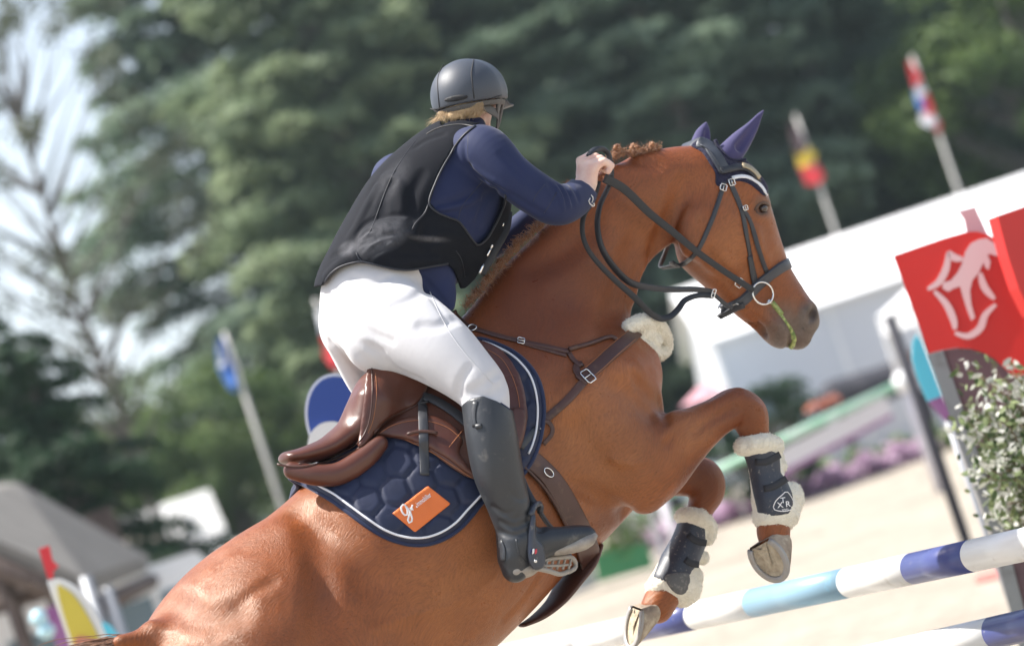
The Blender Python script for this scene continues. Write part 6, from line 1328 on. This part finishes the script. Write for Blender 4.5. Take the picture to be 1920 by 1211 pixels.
# --- vest
FV = RF(.0046, 560, 205, 980, 620, 7.9, 9.1)
FV.chain(torso, k=.03, grow=.017); FV.chain(belly, k=.04, grow=.018)
FV.chain([(690, 546, 0, 92, 1.05)], k=.03, grow=.006)
FV.chain([(905, 462, .05, 26, 1.), (925, 425, .04, 18, 1.), (942, 385, .02, 15, 1.), (946, 362, .02, 10, 1.)], k=.02)
FV.chain([(870, 500, .04, 40, .9), (866, 528, .04, 24, .9)], k=.03)
_v, _q = FV.mesh(1); sf = Surf(bvh(_v, _q))
for a, r, d in (([(682, 472), (700, 445), (735, 428), (768, 424)], 26, .016), ([(700, 470), (735, 455), (765, 440)], 24, .012)): wr(FV, sf, a, r, d, False, .03)
_v, _q = FV.mesh(1); sf = Surf(bvh(_v, _q)); rr = np.random.default_rng(12)
for i in range(12):
    a = i / 12; x0, y0 = 670 + a * 22 + rr.uniform(-4, 4), 452 + a * 38
    wr(FV, sf, [(x0, y0), (x0 + 22, y0 - 10 - rr.uniform(0, 10)), (x0 + 40 + rr.uniform(-6, 25), y0 - 16 - rr.uniform(0, 16))], 3.4, .0045, True, .007)
for a, r, d, sb in (([(664, 470), (668, 440), (690, 415), (730, 403), (775, 404)], 4, .006, True), ([(690, 494), (672, 480), (664, 462)], 4, .006, True), ([(778, 402), (770, 420), (768, 445)], 5, .007, True), ([(768, 438), (790, 446), (815, 448)], 6, .006, False),
          ([(770, 455), (800, 456), (825, 452)], 5, .005, True), ([(700, 348), (690, 385), (665, 425)], 10, .006, True), ([(725, 330), (748, 352), (755, 390)], 14, .008, False), ([(718, 400), (722, 370), (735, 345)], 12, .007, True), ([(770, 395), (775, 360), (792, 325)], 12, .006, True),
          ([(655, 445), (680, 400), (705, 350)], 9, .005, False), ([(612, 515), (635, 495), (660, 480)], 10, .006, False), ([(625, 478), (645, 470), (662, 455)], 7, .006, True), ([(820, 440), (845, 442), (868, 452)], 10, .005, False), ([(850, 470), (865, 490), (872, 515)], 6, .005, True),
          ([(800, 480), (830, 478), (860, 490)], 10, .004, True), ([(800, 420), (790, 440), (800, 470)], 7, .004, True), ([(740, 485), (780, 490), (820, 488)], 9, .005, False), ([(780, 275), (800, 262), (830, 252)], 6, .003, True)): wr(FV, sf, a, r, d, sb, .012)
px, py = FV.pixgrid()
hole = [(930, 205), (892, 236), (872, 252), (855, 272), (835, 305), (818, 343), (806, 380), (821, 397), (840, 406), (859, 414), (874, 432), (890, 454), (898, 457), (916, 440), (941, 388), (947, 350), (1010, 350), (1010, 205)]
hem = [(560, 190), (826, 190), (828, 236), (846, 229), (866, 225), (893, 231), (930, 215), (1000, 215), (1000, 395), (957, 400), (944, 432), (911, 488), (890, 524), (873, 540), (863, 542), (859, 530), (850, 505), (840, 497), (817, 500), (794, 504), (769, 508), (744, 507), (719, 502), (690, 495), (673, 493), (640, 501), (617, 517), (604, 536), (560, 545)]
FV.f = np.maximum(FV.f, (pdist(px, py, hem) * .0016).astype(np.float32))
dh = (pdist(px, py, hole) * .0016).astype(np.float32); Xg, Yg, Zg = FV.grids()
near_side = ((Xg - MID0[0]) * LAT[0] + (Yg - MID0[1]) * LAT[1] + (Zg - MID0[2]) * LAT[2]) > -.05
FV.f = np.where(near_side, np.maximum(FV.f, -dh), FV.f).astype(np.float32)
FVi = RF(.0046, 560, 205, 980, 620, 7.9, 9.1); FVi.chain(torso, k=.02, grow=.0); FVi.chain(belly, k=.04, grow=.0)
FV.f = np.maximum(FV.f, -FVi.f)
FVi2 = RF(.0046, 560, 205, 980, 620, 7.9, 9.1); FVi2.chain([q[:3] + (q[3] + 6,) for q in far_arm[:4]], k=.02); FV.f = np.maximum(FV.f, -FVi2.f)
vt, VV, VQ = sdf_obj('vest', FV, M['vest'], rid, relax=1, keep=True); BVt = bvh(VV, VQ); set_attr(vt, VV, 'dust_sheen', [(715, 445, 75, 34, -.45, .95), (655, 465, 26, 16, -.5, .8), (805, 448, 45, 7, .08, .9), (735, 340, 60, 25, -.9, .35)]); SV_ = Surf(BVt, BBR, BJ)  # spots mix dust with painted sunlit sheen on the hump and shoulder
part('vest_binding', M['vest_edge'], rid, lambda c: c.strap([(892, 237), (872, 253), (855, 273), (834, 306), (816, 344), (804, 381), (820, 399), (840, 408), (859, 416), (873, 433), (889, 455), (898, 459), (917, 442), (943, 390), (948, 365)], 4, .004, SV_, .002, rnd=True, smooth=5))
part('vest_binding', M['vest_edge'], rid, lambda c: c.strap([(606, 533), (619, 514), (641, 499), (673, 491), (690, 493), (719, 500), (744, 505), (769, 506), (794, 502), (817, 498), (840, 495)], 4, .004, SV_, .001, rnd=True, smooth=5))
part('collar_piping', M['harness'], rid, lambda c: c.strap([(800, 252), (818, 242), (840, 236), (865, 234), (890, 238)], 2.2, .002, SV_, .001, rnd=True))
part('seam', M['vest_edge'], rid, lambda c: c.strap([(803, 384), (796, 400), (780, 418), (772, 432)], 3, .003, SV_, .001, rnd=True), lambda c: c.strap([(668, 474), (672, 484), (682, 492)], 2, .002, SV_, .001, rnd=True), lambda c: c.strap([(780, 262), (735, 330), (700, 420), (690, 440)], 1.6, .002, SV_, .0, rnd=True), lambda c: c.strap([(855, 470), (866, 488), (872, 520)], 1.6, .002, SV_, .0, rnd=True))
part('front_strap', M['boot_dark'], rid, lambda c: c.strap([(951, 398, .06), (946, 430, .07), (930, 460, .08), (915, 488, .08), (900, 512, .08)], 20, .014))
bb = CB(); buckle(bb, SV_, 942, 421, -1.1, 5, 4, 1.2, t=.10); buckle(bb, SV_, 921, 462, -1.0, 6, 4, 1.2, t=.10); bb.strap([(920, 466, .11), (913, 480, .11)], 5, .004, rnd=True); bb.strap([(906, 496, .12), (899, 512, .12)], 6, .004, rnd=True); bb.go('buckle', M['steel'], rid)
# --- riding boots and stirrup
def riding_boot(sg, shin, top, foot, heel):
    F_ = RF(.0042, 700, 720, 1150, 1130, 7.7, 9.2) if sg > 0 else RF(.006, 700, 720, 1150, 1130, 7.9, 9.3)
    F_.chain(shin, k=.02, grow=.004); F_.chain(foot, k=.02)
    if heel: F_.chain(heel, k=.02)
    if sg > 0:
        _v, _q = F_.mesh(1); sf = Surf(bvh(_v, _q))
        for a in ([(945, 962), (965, 972), (992, 962)], [(940, 978), (965, 988), (992, 976)], [(936, 996), (962, 1004), (992, 994)], [(975, 985), (985, 978), (996, 972)], [(960, 925), (975, 935), (988, 930)], [(925, 950), (945, 962), (960, 960)], [(1003, 985), (1012, 996), (1020, 990)]): wr(F_, sf, a, 5, .0035, True, .008)
        px, py = F_.pixgrid(); F_.f = np.maximum(F_.f, (pdist(px, py, [(860, 762), (880, 748), (905, 742), (932, 752), (962, 770), (1200, 780), (1200, 1200), (800, 1200), (800, 800)]) * .0016).astype(np.float32))
    return F_
foot = [(970, 1005, .36, 33), (972, 1028, .36, 36), (985, 1034, .36, 35), (1015, 1018, .37, 30, 1.1), (1050, 1012, .38, 25, 1.2), (1080, 1007, .385, 23, 1.2), (1097, 1005, .39, 21, 1.2)]
heelc = [(962, 1048, .36, 29), (966, 1066, .36, 26)]
FT = riding_boot(1, near_shin, None, foot, heelc)
rb, RV, RQ = sdf_obj('riding_boot', FT, M['boot'], rid, relax=1, keep=True); SR = Surf(bvh(RV, RQ))
FT2 = riding_boot(-1, far_shin, None, [(825, 1055, -.31, 30), (870, 1050, -.32, 26), (930, 1040, -.34, 22)], None); sdf_obj('riding_boot', FT2, M['boot'], rid)
# soles
FL = RF(.0036, 920, 960, 1150, 1120, 7.7, 8.8)
FL.chain([(1030, 1034, .37, 8, 3.0), (1062, 1026, .38, 13, 2.4), (1090, 1016, .385, 16, 2.2), (1104, 1008, .39, 13, 2.2)], k=.008)
FL.chain([(962, 1070, .36, 17, 1.5), (985, 1066, .36, 17, 1.5), (1005, 1060, .36, 12, 1.6)], k=.008)
px, py = FL.pixgrid(); FL.f = np.maximum(FL.f, (pdist(px, py, [(936, 1046), (955, 1066), (985, 1060), (1012, 1046), (1021, 1033), (1053, 1020), (1090, 1004), (1112, 994), (1124, 998), (1114, 1020), (1092, 1036), (1068, 1044), (1030, 1044), (1018, 1062), (996, 1082), (972, 1093), (959, 1092)]) * .0016).astype(np.float32))
sdf_obj('sole', FL, M['boot_sole'], rb)
part('boot_top_tab', M['boot'], rb, lambda c: c.strap([(892, 752), (888, 775), (890, 800)], 9, .003, SR, .001), lambda c: c.strap([(897, 795), (898, 803)], 12, .005, SR, .002))
part('top_binding', M['jacket'], rb, lambda c: c.strap([(867, 757), (882, 747), (905, 742), (930, 751), (955, 767)], 2.5, .003, SR, .001, rnd=True))
part('heel_counter', M['boot'], rb, lambda c: c.strap([(938, 1014), (944, 1030), (943, 1052)], 10, .004, SR, .001), lambda c: c.strap([(968, 1010), (974, 1040), (985, 1050)], 3, .003, SR, .0, rnd=True))
st = thing('stirrup', 'grey safety stirrup iron around the near riding boot', 'stirrup', tuple(toW(ht(1010, 1060, .33))[0]))
T0 = .42
V, F = patch([(997, 962), (1003, 968), (1003, 990), (1005, 1009), (1016, 1021), (1021, 1040), (1020, 1060), (1010, 1068), (1000, 1067), (992, 1054), (989, 1035), (990, 1005), (993, 980)], None, tfun=lambda x, y: T0, step=4, thick=.012, off=0, edge=5)
M['stirrup'] = pm('stirrup_grey', (.055, .060, .075), .35, metal=.3, dirt=(40, (.25, .23, .2), .58, .75)); M['tread'] = pm('dusty_tread', (.33, .31, .28), .6, metal=.3, bump=(80, .5, .003))
mb = CB(); mb.add(V, F); mb.go('arm', M['stirrup'], st)
part('arm', M['stirrup'], st, lambda c: c.strap([(1006, 944, .385), (1013, 960, .35), (1026, 980, .32), (1040, 996, .30), (1055, 1020, .30), (1072, 1048, .30)], 9, .010, rnd=True))
part('eye', M['stirrup'], st, lambda c: c.strap([(995, 966, .42), (1000, 952, .41), (1008, 943, .395), (1014, 948, .38), (1012, 962, .37)], 11, .01, rnd=True))
tr = CB()
for a in ([(1000, 1064, .42), (1030, 1070, .39), (1050, 1076, .36), (1066, 1070, .33)], [(1008, 1052, .39), (1040, 1046, .36), (1068, 1044, .32), (1078, 1052, .30), (1078, 1064, .30), (1066, 1072, .32)]): tr.strap(a, 9, .008, rnd=True)
for q in range(5): x = 1022 + q * 11; tr.strap([(x, 1068 - q * .5, .395 - q * .014), (x + 5, 1046 - q * .3, .375 - q * .014)], 5, .004, rnd=True)
tr.strap([(1014, 1060, .40), (1045, 1060, .37), (1070, 1058, .32)], 5, .004, rnd=True); tr.go('tread', M['tread'], st, split=False)
sc_ = CB(); c1, u, v, n = frame_at(SR, 1004, 1051, 0, .009, T0 + .008); sc_.ring(c1, u * 1.6 * k, v * 1.6 * k, 1.6 * k, 12); sc_.go('screw', M['steel'], st)
for (x, col) in ((995, 'jacket'), (999, 'white_print'), (1004, 'red_dot')):
    if col == 'red_dot': M['red_dot'] = pm('red_sticker', (.55, .04, .06), .5)
    V, F = patch([(x - 1, 1030), (x + 3, 1027), (x + 3, 1036), (x - 1, 1039)], None, tfun=lambda x, y: T0 + .013, step=3, thick=.0008, edge=1, smooth_outline=0); mb = CB(); mb.add(V, F); mb.go('sticker', M[col], st)
lea2 = part('hanging_strap', M['black_strap'], lea, lambda c: c.strap([(968, 880, .35), (980, 905, .36), (992, 928, .375), (1004, 947, .39)], [16, 15, 13, 12], .006), lambda c: c.strap([(975, 900, .34), (988, 940, .36), (1000, 955, .38)], [22, 16, 8], .006))
# --- helmet, hair
hel = thing('riding_helmet', 'dark grey riding helmet with peak on the rider head', 'helmet', tuple(toW(HC)[0]))
FHl = Field(HC - [.17, .14, .17], HC + [.19, .16, .22], .0034)
FHl.cap(hp(-.018, .0, 0), hp(.022, .002, 0), .112, .110, 1.0, 1.0, k=0)
FHl2 = FHl.copy(); X, Y, Z = FHl.grids()
up = (X - HC[0]) * HU[0] + (Y - HC[1]) * HU[1] + (Z - HC[2]) * HU[2]; fr = (X - HC[0]) * HF[0] + (Y - HC[1]) * HF[1] + (Z - HC[2]) * HF[2]
FHl.f = np.maximum(FHl.f, -(up + .028)); inn = Field(HC - [.17, .14, .17], HC + [.19, .16, .22], .0034); inn.cap(hp(-.012, .0, 0), hp(.016, .0, 0), .096, .096, k=0); inn.f = np.maximum(inn.f, up - .06)
FHl.f = np.maximum(FHl.f, -inn.f)
hs, HV_, HQ_ = sdf_obj('shell', FHl, M['helmet'], hel, relax=1, keep=True); SHl = Surf(bvh(HV_, HQ_))
FHr = Field(HC - [.17, .14, .17], HC + [.19, .16, .22], .0034); FHr.f = np.maximum(np.maximum(FHl2.f + .006, up + .030), -(up + .046)); FHr.f = np.maximum(FHr.f, -inn.f)
sdf_obj('rim', FHr, M['helmet_dark'] if False else M['harness'], hel)
FPk = Field(HC - [.17, .14, .17], HC + [.19, .16, .25], .0030)
FPk.cap(hp(.085, -.026, .008), hp(.128, -.044, .016), .082, .072, .11, .10, axis=HU, k=.0); pk = Field(HC - [.17, .14, .17], HC + [.19, .16, .25], .0030); pk.cap(hp(-.018, .0, 0), hp(.022, .002, 0), .108, .106, k=0); FPk.f = np.maximum(FPk.f, -pk.f)
sdf_obj('peak', FPk, M['helmet'], hel)
part('shell_seam', M['helmet_dark'], hel, lambda c: c.strap([(888, 113), (884, 136), (885, 152), (887, 170), (890, 190)], 2.4, .001, SHl, .0005, rnd=True))
part('shell_seam', M['helmet_dark'], hel, lambda c: c.strap([(832, 122), (822, 142), (821, 168), (824, 202)], 1.8, .001, SHl, .0005, rnd=True), lambda c: c.strap([(807, 204), (824, 206), (859, 201), (890, 193), (912, 187), (940, 179)], 2.6, .001, SHl, .0005, rnd=True))
V, F = patch([(833, 189), (838, 184), (855, 179), (870, 178), (877, 181), (872, 186), (855, 190), (838, 191)], SHl, step=3, thick=.001, off=.002, edge=2); mb = CB(); mb.add(V, F); mb.go('vent', M['helmet_dark'], hel)
hz = ht(900, 205, .0)
SHd = Surf(bvh(V1, Q1), bvh(HV_, HQ_))
har = CB()
P = [hp(.0, -.028, .10), hp(-.01, -.055, .088), hp(.005, -.085, .075), hp(.03, -.115, .055)]
V, F = tube(spline(P, 5), 0, flat=(np.tile(HR, (16, 1)), .020, .005)); har.add(V, F)
P = [hp(.045, -.028, .092), hp(.045, -.06, .078), hp(.038, -.10, .062), hp(.03, -.125, .045)]
V, F = tube(spline(P, 5), 0, flat=(np.tile(HR, (16, 1)), .013, .005)); har.add(V, F)
P = [hp(-.07, -.045, .062), hp(-.045, -.062, .078), hp(-.01, -.075, .082)]
V, F = tube(spline(P, 5), 0, flat=(np.tile(HR, (11, 1)), .030, .004)); har.add(V, F)
har.go('harness', M['harness'], hel)
FN = Field(HC - [.17, .20, .17], HC + [.17, .10, .17], .004)
FN.cap(hp(-.092, -.052, .045), hp(-.10, -.056, -.030), .0165, .0155, k=.01); FN.cap(hp(-.055, -.02, .0), hp(-.045, -.03, 0), .058, .056, k=.012)
o, NV, NQ = sdf_obj('hair', FN, M['hair'], rid, keep=True)
R = np.random.default_rng(4); rt = []; dr = []; ln = []
for i in range(500):
    a = R.uniform(-.07, .075); rt.append(hp(-.10, -.035, a)); dr.append(-HU * .9 - HF * R.uniform(.1, .6) + HR * R.normal() * .25); ln.append(R.uniform(.02, .05))
for i in range(60):
    rt.append(hp(-.09, -.05, -.075)); dr.append(-HR * .8 - HU * R.uniform(.2, .9) - HF * .2); ln.append(R.uniform(.02, .055))
strands('hair_strands', M['hair'], rid, rt, dr, ln, .6, .0007, seed=8)
# --- reins
rei = thing('reins', 'black reins from the bit ring to the rider hand, slack loops hanging', 'reins', tuple(toW(ht(1150, 450, .12))[0]))
def rstrap(cb, pts, w, th=.005, rnd=False, nrm=(0, 0, -1.)):
    Q = resample(spline(np.array(pts, float), 6), 5); P = np.array([ht(*q) for q in Q]); 
    for i in range(len(P)):      # keep the rein off the coat
        h = SH.hit(Q[i][0], Q[i][1])
        if h is not None and P[i][2] > h[0][2] - .008: P[i] = pix(Q[i][0], Q[i][1], h[0][2] - .008)
    for _ in range(4): P[1:-1, 2] = np.minimum(P[1:-1, 2], .25 * P[:-2, 2] + .5 * P[1:-1, 2] + .25 * P[2:, 2])
    W_ = np.interp(np.linspace(0, 1, len(P)), np.linspace(0, 1, len(w)), w) * S0 / FX if np.ndim(w) else np.full(len(P), w * S0 / FX)
    V, F = tube(P, W_ / 2, 8) if rnd else tube(P, 0, flat=(np.tile(np.array(nrm, float), (len(P), 1)), W_, th)); cb.add(V, F)
r1 = CB(); rstrap(r1, [(1413, 545, .115), (1386, 527, .115), (1357, 508, .12), (1308, 473, .125), (1258, 432, .13), (1217, 399, .135), (1171, 355, .145), (1133, 334, .15)], [12, 12, 12, 13, 14, 15, 16, 17]); r1.go('rein', M['rubber'], rei)
r1 = CB(); rstrap(r1, [(1103, 294, .15), (1108, 285, .15), (1117, 280, .145), (1130, 280, .14), (1140, 288, .13), (1145, 308, .13), (1146, 335, .13), (1138, 356, .13), (1124, 388, .13), (1120, 428, .13), (1130, 469, .13), (1155, 506, .13), (1184, 531, .13), (1225, 540, .12), (1266, 543, .11), (1308, 543, .10), (1337, 548, .09)], [10, 10, 10, 11, 12, 13, 12, 11, 11], .006, nrm=(-.5, .0, -.8)); r1.go('rein', M['black_strap'], rei)
r1 = CB(); rstrap(r1, [(1122, 340, .14), (1112, 375, .14), (1095, 403, .15), (1092, 436, .15), (1101, 465, .15), (1122, 494, .15), (1155, 527, .15), (1188, 556, .15), (1217, 585, .14), (1238, 597, .13), (1256, 594, .13), (1272, 579, .12), (1284, 563, .11), (1308, 554, .10), (1337, 555, .09)], [10, 10, 9, 9, 10, 11, 12, 12, 12, 11, 10], .006, nrm=(-.3, .2, -.9)); r1.go('rein', M['rubber'], rei)
r1 = CB(); rstrap(r1, [(1338, 551, .09), (1350, 562, .09), (1364, 573, .08), (1374, 577, .08)], 8); r1.go('rein', M['black_strap'], rei)
bb = CB(); buckle(bb, SH, 1338, 550, .3, 6, 16, 1.2, t=.10); buckle(bb, SH, 1111, 384, 1.2, 7, 6, 1.0, t=.17); bb.go('buckle', M['steel'], rei)
